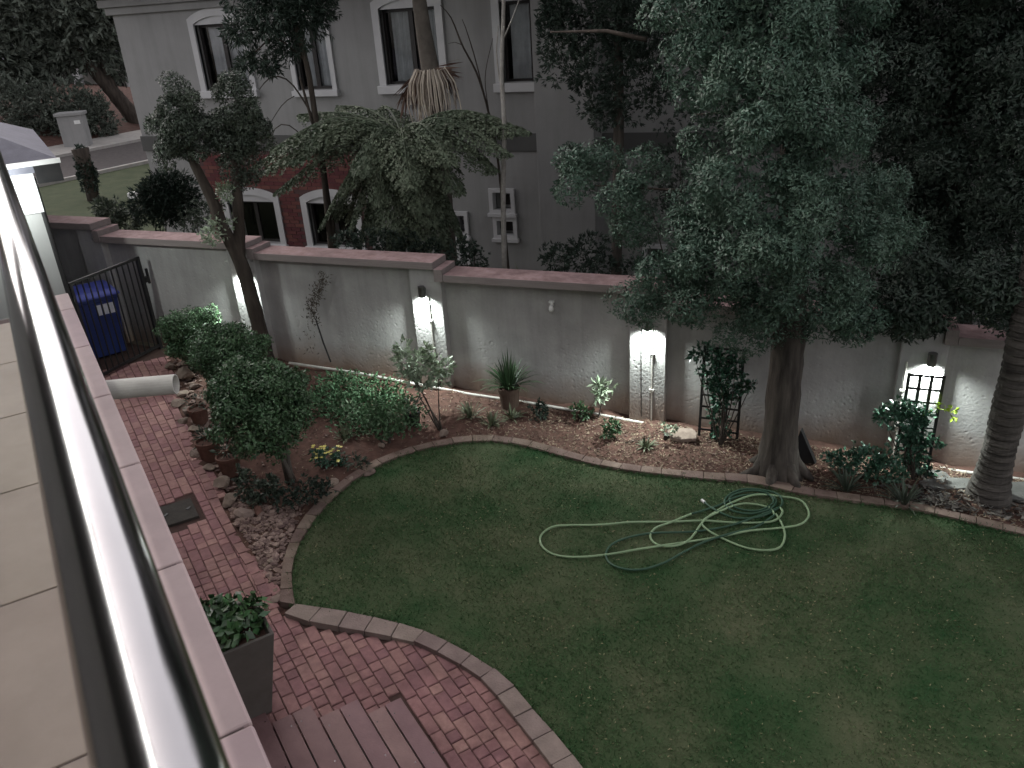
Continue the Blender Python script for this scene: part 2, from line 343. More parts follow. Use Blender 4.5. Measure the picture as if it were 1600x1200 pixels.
def clumpy_crown(mb, blobs, sub_r, per_m2, ros_per, nl, L, Wd):
    """big blobs carry small rounded clumps, each clump carries leaf rosettes"""
    for c, r in blobs:
        ns = max(6, int(4*math.pi*r*r*per_m2)); Q, N = blob(c, r, ns, shell=.72, lump=.25)
        for q, nrm in zip(Q, N):
            rs = sub_r*random.uniform(.55, 1.35); a, b = blob(q, rs, int(ros_per*(rs/sub_r)**2)+3, shell=.75, lump=.2)
            rosette_leaves(mb, a, b*.8 + nrm*.3, nl, L, Wd, spread=.85)
    return mb
def lobed_crown(mb, blobs, lobe_r, per_m2, dens, L, Wd, hang=0.0):
    """big blobs carry compact rounded lobes of leaves with dark gaps between them"""
    for c, r in blobs:
        ns = max(7, int(4*math.pi*r*r*per_m2)); Q, N = blob(c, r, ns, shell=.78, lump=.3)
        for q, nrm in zip(Q, N):
            rs = lobe_r*random.uniform(.55, 1.3); k = int(dens*rs*rs/lobe_r**2); nl = 6
            a, b = blob(q, rs, k//nl+3, shell=.72, lump=.28, flat=.85); m = (b @ nrm > -.45) | (b[:, 2] > .2)
            a, b = a[m], b[m]; rosette_leaves(mb, a, b + nrm*.15 + [0, 0, -hang], nl, L, Wd, spread=.8, up=.1)
    return mb
def massed_crown(mb, blobs, lobe_r, per_m2, dens, L, Wd, fill=260):
    """well separated solid lobes of small leaves over a loosely filled inside"""
    for c, r in blobs:
        ns = max(5, int(4*math.pi*r*r*per_m2)); Q, N = blob(c, r*.86, ns, shell=.7, lump=.35)
        for q, nrm in zip(Q, N):
            rs = lobe_r*random.uniform(.5, 1.25); k = int(dens*rs*rs/lobe_r**2)
            a, b = blob(q, rs, k, shell=.86, lump=.42, flat=.85); m = (b @ nrm > -.35) | (b[:, 2] > .3)
            a, b = a[m], b[m]; leaves_on(mb, a, b + [0, 0, .1], L, Wd)
        a, b = blob(c, r*.62, int(fill*r*r*3), shell=.3, lump=.3); leaves(mb, a, rng.normal(size=a.shape), L*1.3, Wd*2)
    return mb
def pxblobs(lst, dist, off=.5):
    out = []
    for q in lst:
        px, py, r = q[:3]; o = q[3] if len(q) > 3 else 0
        c = HD(px, py, dist+o); out.append((c, r/F*np.linalg.norm(c-np.array([0, 0, H]))))
    return out
def bush(name, base, blobs, m, label, cat='shrub', n=2600, L=.05, Wd=.022, stem=True, bark=M_BARKG, group=None, shell=.55, nl=5, stems=3, sr=.02):
    t = Thing(name, base, label, cat, group)
    mb = MB()
    tot = sum(r*r for _, r in blobs)
    for c, r in blobs:
        k = int(n*r*r/tot/nl)+4
        if shell >= .7:
            massed_crown(mb, [(np.asarray(c), r)], .10, 26, 190, L, Wd, 500); continue
        P, D = blob(c, r, k, shell=shell, lump=.3); rosette_leaves(mb, P, D, nl, L, Wd)
    if stem:
        sb = MB()
        for i in range(stems):
            c, r = blobs[i % len(blobs)]; e = np.asarray(c) + rng.normal(size=3)*r*.3
            s0 = np.asarray(base) + np.array([random.uniform(-1, 1), random.uniform(-1, 1), 0])*sr*2.5 + np.array([0, 0, -.03])
            mid = (s0*.45+e*.55) + rng.normal(size=3)*.04
            sb.tube([s0, s0*.7+mid*.3 + rng.normal(size=3)*.01, mid, e], [sr, sr*.85, sr*.6, sr*.3], 7)
        t.part('stem', sb, bark, smooth=True)
    t.part('foliage', mb, m); return t
def tuft(name, base, label, n=40, L=.35, Wd=.012, m=None, cat='plant', group=None, droop=.6, lift=1.0):
    t = MB(); base = np.asarray(base, float)
    for i in range(n):
        a = random.uniform(0, 6.28); l = L*random.uniform(.6, 1.15); o = random.uniform(.15, 1.0)
        d = np.array([math.cos(a), math.sin(a), 0]); s = np.array([-d[1], d[0], 0])*Wd*random.uniform(.7, 1.2)
        P = [base + d*(.02 + l*o*q) + np.array([0, 0, 1])*l*lift*(q*(1.15-.4*o) - droop*o*q*q) for q in (0, .35, .7, 1.0)]
        V = [P[0]-s*.6, P[0]+s*.6, P[1]+s, P[1]-s, P[2]+s*.8, P[2]-s*.8, P[3]]
        t.add(V, [(0, 1, 2, 3), (3, 2, 4, 5), (5, 4, 6)])
    return single(name, t, m or L_TUFT, label, cat, base, group)

# ------------------------------------------------------------------ ground and setting
def sheet(name, pts, m, kind='structure'):
    bm = bmesh.new(); vs = [bm.verts.new(p) for p in pts]; f = bm.faces.new(vs)
    bmesh.ops.triangulate(bm, faces=[f]); bmesh.ops.recalc_face_normals(bm, faces=bm.faces)
    me = bpy.data.meshes.new(name); bm.to_mesh(me); bm.free()
    if me.polygons[0].normal.z < 0: me.flip_normals()
    o = link(name, me, m); o['kind'] = kind; return o
def inpoly(P, poly):
    x, y = P[:, 0], P[:, 1]; c = np.zeros(len(P), bool); n = len(poly); j = n-1
    for i in range(n):
        xi, yi, xj, yj = poly[i][0], poly[i][1], poly[j][0], poly[j][1]
        c ^= ((yi > y) != (yj > y)) & (x < (xj-xi)*(y-yi)/(yj-yi+1e-12)+xi); j = i
    return c
def smooth_line(pts, step):
    P = np.asarray(pts, float); n = len(P); out = []
    for i in range(n-1):
        p0, p1, p2, p3 = P[max(i-1, 0)], P[i], P[i+1], P[min(i+2, n-1)]
        for t in np.linspace(0, 1, 12, endpoint=False):
            out.append(.5*((2*p1)+(-p0+p2)*t+(2*p0-5*p1+4*p2-p3)*t*t+(-p0+3*p1-3*p2+p3)*t**3))
    out.append(P[-1]); out = np.array(out); s = np.concatenate([[0], np.cumsum(np.linalg.norm(np.diff(out, axis=0), axis=1))])
    k = max(2, int(round(s[-1]/step))+1); q = np.linspace(0, s[-1], k)
    return np.stack([np.interp(q, s, out[:, a]) for a in range(out.shape[1])], 1)
def on(p, dz=0): return np.array([p[0], p[1], tz(p[0])+dz])

gm = MB(); xs = np.linspace(-150, 110, 14); ys = np.linspace(-60, 240, 14)
gv = [(x, y, tz(max(min(x, 20), -45))-.06) for y in ys for x in xs]
gm.add(gv, [(j*14+i, j*14+i+1, (j+1)*14+i+1, (j+1)*14+i) for j in range(13) for i in range(13)])
struct('ground', gm, M_GROUND)

# lawn outline: grass side of the edging
EDG_G = [(462,948),(456,905),(462,868),(482,828),(520,782),(572,741),(632,713),(692,698),(742,692),(778,692),(832,702),(902,722),(962,735),(1022,743),(1102,751),(1182,759),(1252,775),(1332,786),(1422,798),(1502,816),(1602,839)]
EDG_B = [(438,945),(441,897),(450,856),(479,806),(520,765),(576,728),(640,702),(700,688),(758,683),(786,685),(840,694),(905,713),(1000,732),(1100,740),(1190,748),(1260,765),(1340,776),(1420,787),(1500,805),(1602,829)]
eg = [G(*p) for p in EDG_G]; eb = [G(*p) for p in EDG_B]
eg.append(eg[-1] + (eg[-1]-eg[-2])*9); eb.append(eb[-1] + (eb[-1]-eb[-2])*9)
eg = smooth_line(eg, .12); eb = smooth_line(eb, .12)
KRB_G = [(462,948),(545,960),(602,973),(662,990),(722,1019),(772,1050),(802,1076),(832,1112),(872,1156),(908,1202)]
KRB_P = [(436,960),(480,976),(560,990),(632,1004),(658,1012),(702,1034),(748,1062),(780,1096),(802,1124),(832,1162),(862,1202)]
kg = [G(*p) for p in KRB_G]; kp = [G(*p) for p in KRB_P]
kg.append(kg[-1] + (kg[-1]-kg[-2])*2.2); kp.append(kp[-1] + (kp[-1]-kp[-2])*2.2)
kg = smooth_line(kg, .12); kp = smooth_line(kp, .12)
lawn_poly = [on(p, .0) for p in kg[::-1]] + [on(p, .0) for p in eg[1:]]
lawn_poly.append(on((9.5, 1.0))); lawn_poly.append(on((0.5, 1.0)))
sheet('lawn', lawn_poly, M_LAWN)

# planting bed: a gently lumpy soil surface between path, edging and wall
PATH_R = [(262,572),(270,615),(284,650),(302,700),(330,752),(348,792),(376,842),(402,882),(420,918),(438,948)]
pr = [G(*p) for p in PATH_R]
bed_poly = [on(p) for p in pr] + [on(p) for p in eb] + [on((9.3, 9.45)), on((-10.0, 9.45))]
def soil_z(x, y): return .035*math.sin(x*2.1+1)*math.sin(y*2.7) + .02*math.sin(x*6.3+y*4.1) + .012*math.sin(x*13+y*11)
bp = np.array(bed_poly)[:, :2]
sm = MB(); nx, ny = 150, 50; gx = np.linspace(-10.3, 5, nx); gy = np.linspace(4.4, 9.5, ny)
V = []; 
for y in gy:
    for x in gx: V.append((x, y, tz(x)+.0+soil_z(x, y)))
V = np.array(V); ins = inpoly(V, bp)
V[~ins, 2] = np.array([tz(x) for x in V[~ins, 0]]) - .045
Fq = np.array([(j*nx+i, j*nx+i+1, (j+1)*nx+i+1, (j+1)*nx+i) for j in range(ny-1) for i in range(nx-1)])
keep = ins[Fq].any(axis=1); sm.add(V, Fq[keep])
struct('planting_bed', sm, M_SOIL, smooth=True)

# edging stones
def stones_between(parent, A, B, name, m, h, gap=.008, every=1):
    n = min(len(A), len(B)); ia = np.linspace(0, len(A)-1, n); ib = np.linspace(0, len(B)-1, n)
    f = lambda arr, q: np.array([np.interp(q, np.arange(len(arr)), arr[:, a]) for a in range(3)])
    fine = f(B, np.linspace(0, len(B)-1, len(B)*12)).T; near = lambda p: fine[np.argmin(np.linalg.norm(fine-p, axis=1))]
    k = 0
    for i in range(0, n-every, every):
        a0, a1 = f(A, ia[i]), f(A, ia[i+every]); b0, b1 = near(a0), near(a1)
        if np.linalg.norm(b1-b0) < .02: continue
        ea = (a1-a0); ea = ea/np.linalg.norm(ea)*gap; eb_ = (b1-b0); eb_ = eb_/max(np.linalg.norm(eb_), 1e-6)*gap
        dz = h + random.uniform(-.006, .006); c = (a0+a1+b0+b1)/4; tw = random.uniform(-.006, .006)
        q = [a0+ea, a1-ea, b1-eb_, b0+eb_]
        q = [np.array([p[0], p[1], tz(p[0])]) for p in q]
        mb = MB(); lo = np.array([p + [0, 0, -.06] for p in q]); hi = np.array([p + [0, 0, dz + (tw if j < 2 else -tw)] for j, p in enumerate(q)])
        c0 = np.array([c[0], c[1], tz(c[0])])
        mb.add(np.vstack([lo, hi]), np.array([(0,1,2,3),(7,6,5,4),(0,4,5,1),(1,5,6,2),(2,6,7,3),(3,7,4,0)]))
        me = mb.mesh(name, c0); bm = bmesh.new(); bm.from_mesh(me); bmesh.ops.recalc_face_normals(bm, faces=bm.faces); bm.to_mesh(me); bm.free()
        o = link(name, me, m, parent, c0); bevel(o, .004, 2); k += 1
    return k
ed = bpy.data.objects.new('lawn_edging', None); COL.objects.link(ed); ed['kind'] = 'structure'
stones_between(ed, eg[:130], eb[:130], 'edging_brick', M_EDGE, .035, gap=.003, every=2)
kb = bpy.data.objects.new('patio_kerb', None); COL.objects.link(kb); kb['kind'] = 'structure'
stones_between(kb, kg, kp, 'kerb_stone', M_KERB, .045, gap=.004, every=2)

# brick path and patio: bricks on a grid along the house
path_poly = [on(p) for p in pr] + [on(p) for p in kp] + [on(UB(2.2, .8, 0)), on(UB(.05, .8, 0)), on(UB(.05, 13.2, 0)), on((-12.4, 9.2)), on((-9.95, 9.2)), on(G(262, 560))]
pjs = sheet('brick_path', [p + np.array([0, 0, -.018]) for p in path_poly], M_JOINT)
pp = np.array(path_poly)[:, :2]
DRN = [G(250, 783), G(287, 774), G(305, 820), G(268, 830)]
dc = np.mean(DRN, axis=0); du, db = dc @ UU, dc @ BB
bricks = []
w, ln = .104, .206
u = .02
row = 0
while u < 3.0:
    b = .9 + (row % 2)*.05 - random.random()*.1
    while b < 13.0:
        half = random.random() < .62; l = w if half else ln
        c = UB(u + w/2, b + l/2, 0)
        corners = np.array([UB(u+.006, b+.006, 0), UB(u+w-.006, b+.006, 0), UB(u+w-.006, b+l-.006, 0), UB(u+.006, b+l-.006, 0)])
        ok = inpoly(corners, pp)
        if ok.sum() >= (1 if b < 5.2 and u > .9 else 2) and not (abs(u+w/2-du) < .19+w/2 and abs(b+l/2-db) < .215+l/2) and not (u+w > .27 and u < 1.54 and b < 4.6):
            v = CM @ (on(c)-np.array([0, 0, H])); X, Y = 800+F*v[0]/v[2], 600+F*v[1]/v[2]
            if v[2] > 0 and X > 90 + .43*(Y-462) - 45 and Y < 1260: bricks.append((np.linalg.norm(on(c)-[0, 0, H]), u, b, l, c))
        b += l
    u += w; row += 1
bricks.sort(key=lambda q: q[0])
def brick_mesh(l, hgt=.05, chamf=.006):
    mb = MB(); a, c = w/2-.003, l/2-.003
    B_ = [(-a, -c), (a, -c), (a, c), (-a, c)]; i = chamf
    T_ = [(-a+i, -c+i), (a-i, -c+i), (a-i, c-i), (-a+i, c-i)]
    Mx = lambda q, z: [UU*x + BB*y + np.array([0, 0, z + K*(UU*x+BB*y)[0]]) for x, y in q]
    mb.add(Mx(B_, -hgt) + Mx(B_, -i) + Mx(T_, 0), np.array([(8,9,10,11)] + [(k, (k+1) % 4, 4+(k+1) % 4, 4+k) for k in range(4)] + [(4+k, 4+(k+1) % 4, 8+(k+1) % 4, 8+k) for k in range(4)]))
    return mb
bm_h, bm_f = brick_mesh(w), brick_mesh(ln)
me_h = bm_h.mesh('brick_half'); me_f = bm_f.mesh('brick_full'); me_h.materials.append(M_PAVER); me_f.materials.append(M_PAVER)
far_b = MB()
M_PAVER_I = mat('red_paver_far', (.23, .115, .112), (.31, .172, .162), rough=.85, scale=16, bump=.25, bscale=120, island=.17)
for i, (d, u, b, l, c) in enumerate(bricks):
    dz = random.uniform(-.004, .004)
    if i < 300:
        o = link('brick', me_h if l < .15 else me_f, None, pjs, on(c, dz))
        o.rotation_euler = (random.uniform(-.012, .012), random.uniform(-.012, .012), random.uniform(-.03, .03))
    else:
        src = bm_h if l < .15 else bm_f; far_b.add(np.vstack(src.v) + on(c, dz), src.f[0])
if far_b.v: struct('bricks', far_b, M_PAVER_I, kind='stuff', parent=pjs)
# border course of long stones down the bed side of the path
pr_s = smooth_line(pr, .2); nrm = []
for i in range(len(pr_s)):
    t = unit(pr_s[min(i+1, len(pr_s)-1)] - pr_s[max(i-1, 0)]); nrm.append(np.array([t[1], -t[0], 0]))
nrm = np.array(nrm); sgn = 1 if ((pr_s[5]+nrm[5]) @ UU) < pr_s[5] @ UU else -1
stones_between(pjs, pr_s + sgn*nrm*.005, pr_s + sgn*nrm*.10, 'brick', M_PAVER, .012, every=1)
# drain cover
mb = MB(); q = [on(UB(du+a*.185, db+c_*.21, 0), .012) for a, c_ in ((-1, -1), (1, -1), (1, 1), (-1, 1))]
mb.prism([p - np.array([0, 0, .05]) for p in q], (0, 0, .05))
dr = Thing('drain_cover', on(dc), 'square dark metal drain cover set into the brick path', 'drain cover')
dr.part('cover', mb, M_DRAIN, bev=.004)
mb = MB()

for a in (-.12, .12): mb = MB(); mb.box((-.015, -.03, 0), (.015, .03, .006), Matrix.Translation(on(UB(du+a, db, 0), .0125))); dr.part('lifting_slot', mb, M_BLACK)

# grass blades on the lawn
lp = np.array(lawn_poly)[:, :2]
N = 250000; P = np.stack([rng.uniform(-5.4, 5.2, N), rng.uniform(2.2, 8.6, N)], 1)
P = P[inpoly(P, lp)]
vv = (np.column_stack([P, tz(P[:, 0])]) - np.array([0, 0, H])) @ CM.T
okm = (vv[:, 2] > 0) & (np.abs(F*vv[:, 0]/vv[:, 2]) < 860) & (F*vv[:, 1]/vv[:, 2] < 660); P = P[okm]
patch = np.sin(P[:, 0]*1.7+1)*np.sin(P[:, 1]*2.1+.4) + .6*np.sin(P[:, 0]*4.1+P[:, 1]*3.3) + .5*np.sin(P[:, 0]*7.7-P[:, 1]*6.1)
P = P[rng.uniform(-1.8, 1.6, len(P)) < patch + .9]
B0 = np.column_stack([P, tz(P[:, 0])]); D = np.column_stack([rng.normal(size=(len(P), 2))*.75, np.ones(len(P))*.75])
gb = MB(); leaves(gb, B0, D, .034, .0065)
for line in (eg[:130], kg):
    q = np.repeat(line, 42, 0)[:, :2] + rng.normal(size=(len(line)*42, 2))*.022; q = np.column_stack([q, tz(q[:, 0])]); leaves(gb, q, np.column_stack([rng.normal(size=(len(q), 2))*.9, np.ones(len(q))*.8]), .055, .007)
o = struct("grass", gb, M_GRASS, kind='stuff')
k = 2400; idx = rng.integers(0, len(P), k); sb = MB()
leaves(sb, B0[idx] + [0, 0, .018], np.column_stack([rng.normal(size=(k, 2)), rng.uniform(-.1, .3, k)]), .028, .009); struct('grass_clippings', sb, M_STRAW, kind='stuff')

# mulch and gravel
N = 120000; P = np.stack([rng.uniform(-6, 4.5, N), rng.uniform(5, 9.25, N)], 1); P = P[inpoly(P, bp)]
dens = np.clip((P[:, 0]+5.2)/3.6, .12, 1)*.55; P = P[rng.uniform(0, 1, len(P)) < dens]
Z = np.array([tz(x)+soil_z(x, y) for x, y in P]); mu = MB()
leaves(mu, np.column_stack([P, Z+.006+rng.uniform(0, .012, len(P))]), np.column_stack([rng.normal(size=(len(P), 2)), rng.normal(size=len(P))*.3]), .048, .012, fold=.12)
struct('mulch', mu, M_MULCH, kind='stuff')
def rock_verts(sx, sy, sz, seed, sub=1):
    bm = bmesh.new(); bmesh.ops.create_icosphere(bm, subdivisions=sub, radius=1)
    r = np.random.default_rng(seed); k = r.normal(size=(4, 3))*1.6; ph = r.uniform(0, 6, 4); cuts = [(unit(r.normal(size=3)), r.uniform(.42, .8)) for _ in range(9)]
    V = []
    for v in bm.verts:
        p = np.array(v.co); p = p*(1+.14*sum(math.sin(p @ k[i]+ph[i]) for i in range(4))/2)
        for nn, dd in cuts:
            e = p @ nn - dd
            if e > 0: p = p - nn*e
        V.append(p*np.array([sx, sy, sz]))
    Fq = [tuple(v.index for v in f.verts) for f in bm.faces]; bm.free(); return np.array(V), Fq
GRV = [(352,760),(392,800),(440,790),(478,775),(470,800),(448,850),(440,900),(438,940),(420,910),(398,870),(378,835),(362,810)]
gp_ = np.array([G(*p) for p in GRV])[:, :2]
N = 9000; P = np.stack([rng.uniform(gp_[:, 0].min(), gp_[:, 0].max(), N), rng.uniform(gp_[:, 1].min(), gp_[:, 1].max(), N)], 1); P = P[inpoly(P, gp_)][:900]
gr = MB(); protos = [rock_verts(1, .8, .6, s, 1) for s in range(8)]
for i, (x, y) in enumerate(P):
    V, Fq = protos[i % 8]; s = random.choice((random.uniform(.014, .03), random.uniform(.02, .055))); a = random.uniform(0, 6.28); c, sn = math.cos(a), math.sin(a)
    gr.add((V*s) @ np.array([[c, sn, 0], [-sn, c, 0], [0, 0, 1]]) + [x, y, tz(x)+soil_z(x, y)+s*.3], Fq)
struct('gravel', gr, M_ROCKR, kind='stuff')
N = 2600; P = np.stack([rng.uniform(-9.8, 4, N), rng.uniform(4.6, 9.2, N)], 1); P = P[inpoly(P, bp)][:420]; gr = MB()
for i, (x, y) in enumerate(P):
    V, Fq = protos[i % 8]; s = random.uniform(.008, .03); gr.add(V*s + [x, y, tz(x)+soil_z(x, y)+s*.3], Fq)
struct('pebbles', gr, M_ROCKR, kind='stuff')

rb = MB()
for i in range(210):
    q = pr_s[min(len(pr_s)-1, int(random.random()**1.2*len(pr_s)*.72))]; c = q - sgn*nrm[min(len(nrm)-1, 3)]*0 + UU*random.uniform(.10, .42) + BB*random.uniform(-.15, .15)
    V, Fq = protos[i % 8]; s = random.uniform(.03, .075); a = random.uniform(0, 6.28); cc, sn = math.cos(a), math.sin(a)
    rb.add((V*[s, s*.8, s*.45]) @ np.array([[cc, sn, 0], [-sn, cc, 0], [0, 0, 1]]) + [c[0], c[1], tz(c[0])+s*.2], Fq)
struct('rubble', rb, M_ROCKR, kind='stuff')

# beyond the wall: verge, road, far kerb, bank
def ext(a, b, t0, t1): a, b = np.array(a), np.array(b); return a+(b-a)*t0, a+(b-a)*t1
n0, n1 = ext(G(75, 287), G(245, 250), -2.5, 2.2); f0, f1 = ext(G(95, 245), G(220, 220), -3, 3.4)
wv = unit((n1-n0))
sheet('road', [on(p, -.02) for p in (n0, n1, f1, f0)], M_ASPH)
nv = np.array([-wv[1], wv[0], 0]); nv = nv if (f0-n0) @ nv > 0 else -nv
def kerbline(name, a, b, side, h=.13, wdt=.18):
    mb = MB(); a0, b0 = on(a, -.05), on(b, -.05); mb.prism([a0, b0, b0+side*wdt, a0+side*wdt], (0, 0, h)); return struct(name, mb, M_CONC)
kerbline('road_kerb', n0, n1, -nv); kerbline('road_kerb', f0, f1, nv)
vg = [on(p, -.01) for p in (n0-nv*.2, n1-nv*.2, n1-nv*9, n0-nv*13)]; sheet('verge', vg, M_VERGE)
fk = [on(p, .04) for p in (f0+nv*.2, f1+nv*.2, f1+nv*2.2, f0+nv*2.2)]; sheet('pavement', fk, M_CONC)
bk = MB(); A = [on(f0+nv*2.2 + (f1-f0)*t, .0) for t in np.linspace(0, 1, 20)]; Bk = [on(f0+nv*6 + (f1-f0)*t, .9+.2*math.sin(t*23)) for t in np.linspace(0, 1, 20)]
Ck = [on(f0+nv*30 + (f1-f0)*t, 1.2) for t in np.linspace(0, 1, 20)]
bk.add(A+Bk+Ck, [(i, i+1, 20+i+1, 20+i) for i in range(19)] + [(20+i, 21+i, 41+i, 40+i) for i in range(19)]); struct('bank', bk, M_SOIL, smooth=True)

# ------------------------------------------------------------------ garden wall
WY = 9.28
wall = Thing('garden_wall', (-3, WY, 0), 'stepped plastered garden wall with pink coping behind the flower bed', 'wall')
PX = [-10.92, -8.03, -5.03, -2.0, 1.09, 4.12, 7.15]
TOPS = [2.31, 2.12, 1.985, 1.825, 1.65, 1.475, 1.33, 1.2]
for i, x in enumerate(PX):
    mb = MB(); za, zb = TOPS[i]-.101, TOPS[i+1]-.101
    pr = [(x-.235, tz(x)-.3), (x+.235, tz(x)-.3), (x+.235, zb), (x+.168, zb), (x+.168, za), (x-.235, za)]
    mb.prism([np.array([a, WY, c]) for a, c in pr], (0, .28, 0)); wall.part('pillar', mb, M_WALL, bev=.012)
edges = [-13.2] + PX + [9.6]
for i in range(len(edges)-1):
    a, b = edges[i]+(.235 if i else 0), edges[i+1]-.235
    mb = MB(); mb.box((a, WY+.115, tz((a+b)/2)-.5), (b, WY+.25, TOPS[i]-.103)); wall.part('wall_panel', mb, M_WALL)
    a2 = edges[i]+(.30 if i else 0); b2 = edges[i+1]+.17
    n = 1 if i else 2
    for k in range(n):
        q0, q1 = a2+(b2-a2)*k/n, a2+(b2-a2)*(k+1)/n
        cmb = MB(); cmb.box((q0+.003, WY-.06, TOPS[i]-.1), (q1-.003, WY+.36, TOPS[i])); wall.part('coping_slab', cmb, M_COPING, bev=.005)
    if i < len(edges)-2:
        mid = (TOPS[i]*.45+TOPS[i+1]*.55)
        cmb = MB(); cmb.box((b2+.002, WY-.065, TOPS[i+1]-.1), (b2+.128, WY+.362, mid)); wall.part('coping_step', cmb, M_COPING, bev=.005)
# conduits on the pillars
def conduit(pts, r, label, m=M_PVC):
    mb = MB(); mb.tube(pts, r, 8); return mb
for px, z0, x_off in ((-5.03, 1.50, .03), (-2.0, 1.30, .06), (1.09, 1.12, -.16)):
    mb = MB(); x = px+x_off; mb.tube([(x, WY-.013, z0), (x+.005, WY-.013, tz(px)+.02)], .0105, 8)
    for zz in (z0-.35, tz(px)+.45): mb.box((x-.028, WY-.028, zz-.012), (x+.032, WY-.0005, zz+.012))
    wall.part('conduit', mb, M_PVC, smooth=False)
mb = MB(); mb.tube([(-2.07, WY-.006, 1.32), (-2.075, WY-.006, .9), (-2.068, WY-.006, tz(-2)+.05)], .004, 6); wall.part('cable', mb, M_BLACK)

# lamps on the pillars
def lamp(x, z, label, watts=1.0):
    t = Thing('wall_lamp', (x, WY-.066, z), label, 'wall lamp', 'downlights on the garden wall pillars')
    mb = MB(); r = .047
    mb.lathe((x, WY-.066, z), [(0, .15), (r, .15), (r, 0), (r-.004, 0), (r-.004, .12), (0, .12)], 20); t.part('lamp_body', mb, M_LAMP, smooth=False)
    mb = MB(); mb.box((x-.03, WY-.028, z+.035), (x+.03, WY-.0008, z+.115)); t.part('bracket', mb, M_LAMP)
    mb = MB(); mb.lathe((x, WY-.066, z), [(0, .012), (.028, .012), (.03, .03), (.02, .05), (0, .05)], 14); t.part('bulb', mb, M_BULB, smooth=True)
    l = bpy.data.lights.new('lamp_light', 'SPOT'); l.energy = LAMP_W*watts; l.spot_size = math.radians(152); l.spot_blend = 1.0; l.shadow_soft_size = .042; l.color = (.90, 1.0, .965)
    lo = bpy.data.objects.new('lamp_light', l); COL.objects.link(lo); lo.parent = t.o; lo.location = (0, 0, -.012)
lamp(-8.03, 1.66, 'lit steel downlight behind the twin-stemmed tree on the wall')
lamp(-5.06, 1.50, 'lit steel downlight over the pale leafy climber on stakes')
lamp(-1.98, 1.28, 'lit steel downlight half hidden by the big tree crown')
lamp(1.17, 1.12, 'lit steel downlight above the bare-topped black trellis')
lamp(4.12, .96, 'lit steel downlight on the wall past the right-hand palm')
# sensor on the wall panel
c = YP(863, 478, WY+.1); sn = Thing('wall_sensor', c, 'small white sensor fitting high on the bare wall panel', 'sensor')
mb = MB(); mb.box((c[0]-.035, WY+.06, c[2]+.05), (c[0]+.035, WY+.114, c[2]+.075)); mb.box((c[0]-.018, WY+.075, c[2]), (c[0]+.018, WY+.1145, c[2]+.05)); sn.part('bracket', mb, M_WHITE, bev=.004)
mb = MB(); mb.lathe((c[0], WY+.055, c[2]-.065), [(0, 0), (.025, .005), (.034, .03), (.03, .06), (.018, .09), (0, .09)], 14); sn.part('sensor_body', mb, M_WHITE, smooth=True)
# drain pipe along the foot of the wall
def wallfoot(px, py, y=WY-.05): return YP(px, py, y)
pl = [wallfoot(*p) for p in ((452,567),(560,583),(650,600),(735,616),(830,630),(925,646),(1020,664),(1110,684),(1180,694),(1250,701),(1330,714),(1400,727),(1470,733),(1560,744),(1640,756))]
mb = MB(); mb.tube(pl, .021, 8); pt = Thing('drain_pipe', pl[0], 'long thin white pipe lying along the foot of the garden wall', 'pipe')
pt.part('pipe_run', mb, M_PVC, smooth=True)
for i in (2, 6, 9, 12):
    mb = MB(); d = unit(pl[i+1]-pl[i]); mb.tube([pl[i]-d*.045, pl[i]+d*.045], .029, 10); pt.part('pipe_joint', mb, M_PVC, smooth=False)

# ------------------------------------------------------------------ neighbour's house
HY = 14.0
house = Thing('neighbour_house', (-6, HY, .4), 'two storey grey plastered house with white arched windows beyond the wall', 'house')
def win_spec(pl, pr_, pb, pt_, y=HY): pass
WINS = [(-12.18, -10.82, 3.68, 5.11, .13), (-9.95, -8.98, 3.66, 5.0, .10), (-8.05, -6.66, 3.67, 5.17, .14), (-5.74, -4.4, 3.65, 5.17, .14)]
LOWW = [(-12.25, -10.78, .55, 1.68, .14), (-10.25, -8.85, .55, 1.68, .14)]
NICH = [(-6.03, -5.52, 1.46, 1.93), (-5.98, -5.50, .98, 1.40), (-6.81, -6.50, .99, 1.48), (-6.78, -6.50, .5, .86), (-3.12, -2.68, .52, 1.0), (3.0, 4.3, 3.65, 5.0)]
holes = [(a+t, b-t, z0+t*.9, z1-.02) for a, b, z0, z1, t in WINS+LOWW] + [(a+.06, b-.06, c+.06, d-.06) for a, b, c, d in NICH]
X0h, X1h, Z0h, Z1h = -14.06, 9.0, -.6, 5.74
xs_ = sorted({X0h, X1h} | {q for h in holes for q in h[:2]}); zs_ = sorted({Z0h, Z1h} | {q for h in holes for q in h[2:]})
mb = MB()
for i in range(len(xs_)-1):
    for j in range(len(zs_)-1):
        cx, cz = (xs_[i]+xs_[i+1])/2, (zs_[j]+zs_[j+1])/2
        if any(h[0] < cx < h[1] and h[2] < cz < h[3] for h in holes): continue
        mb.add([(xs_[i], HY, zs_[j]), (xs_[i+1], HY, zs_[j]), (xs_[i+1], HY, zs_[j+1]), (xs_[i], HY, zs_[j+1])], [(0, 1, 2, 3)])
for h in holes:   # reveals
    a, b, c, d = h; q = [(a, c), (b, c), (b, d), (a, d)]
    for k in range(4):
        p, r = q[k], q[(k+1) % 4]; mb.add([(p[0], HY, p[1]), (r[0], HY, r[1]), (r[0], HY+.2, r[1]), (p[0], HY+.2, p[1])], [(0, 1, 2, 3)])
mb.add([(X0h, HY, Z0h), (X0h, HY+9, Z0h), (X0h, HY+9, Z1h), (X0h, HY, Z1h)], [(0, 1, 2, 3)])
mb.add([(X1h, HY, Z0h), (X1h, HY+9, Z0h), (X1h, HY+9, Z1h), (X1h, HY, Z1h)], [(0, 1, 2, 3)])
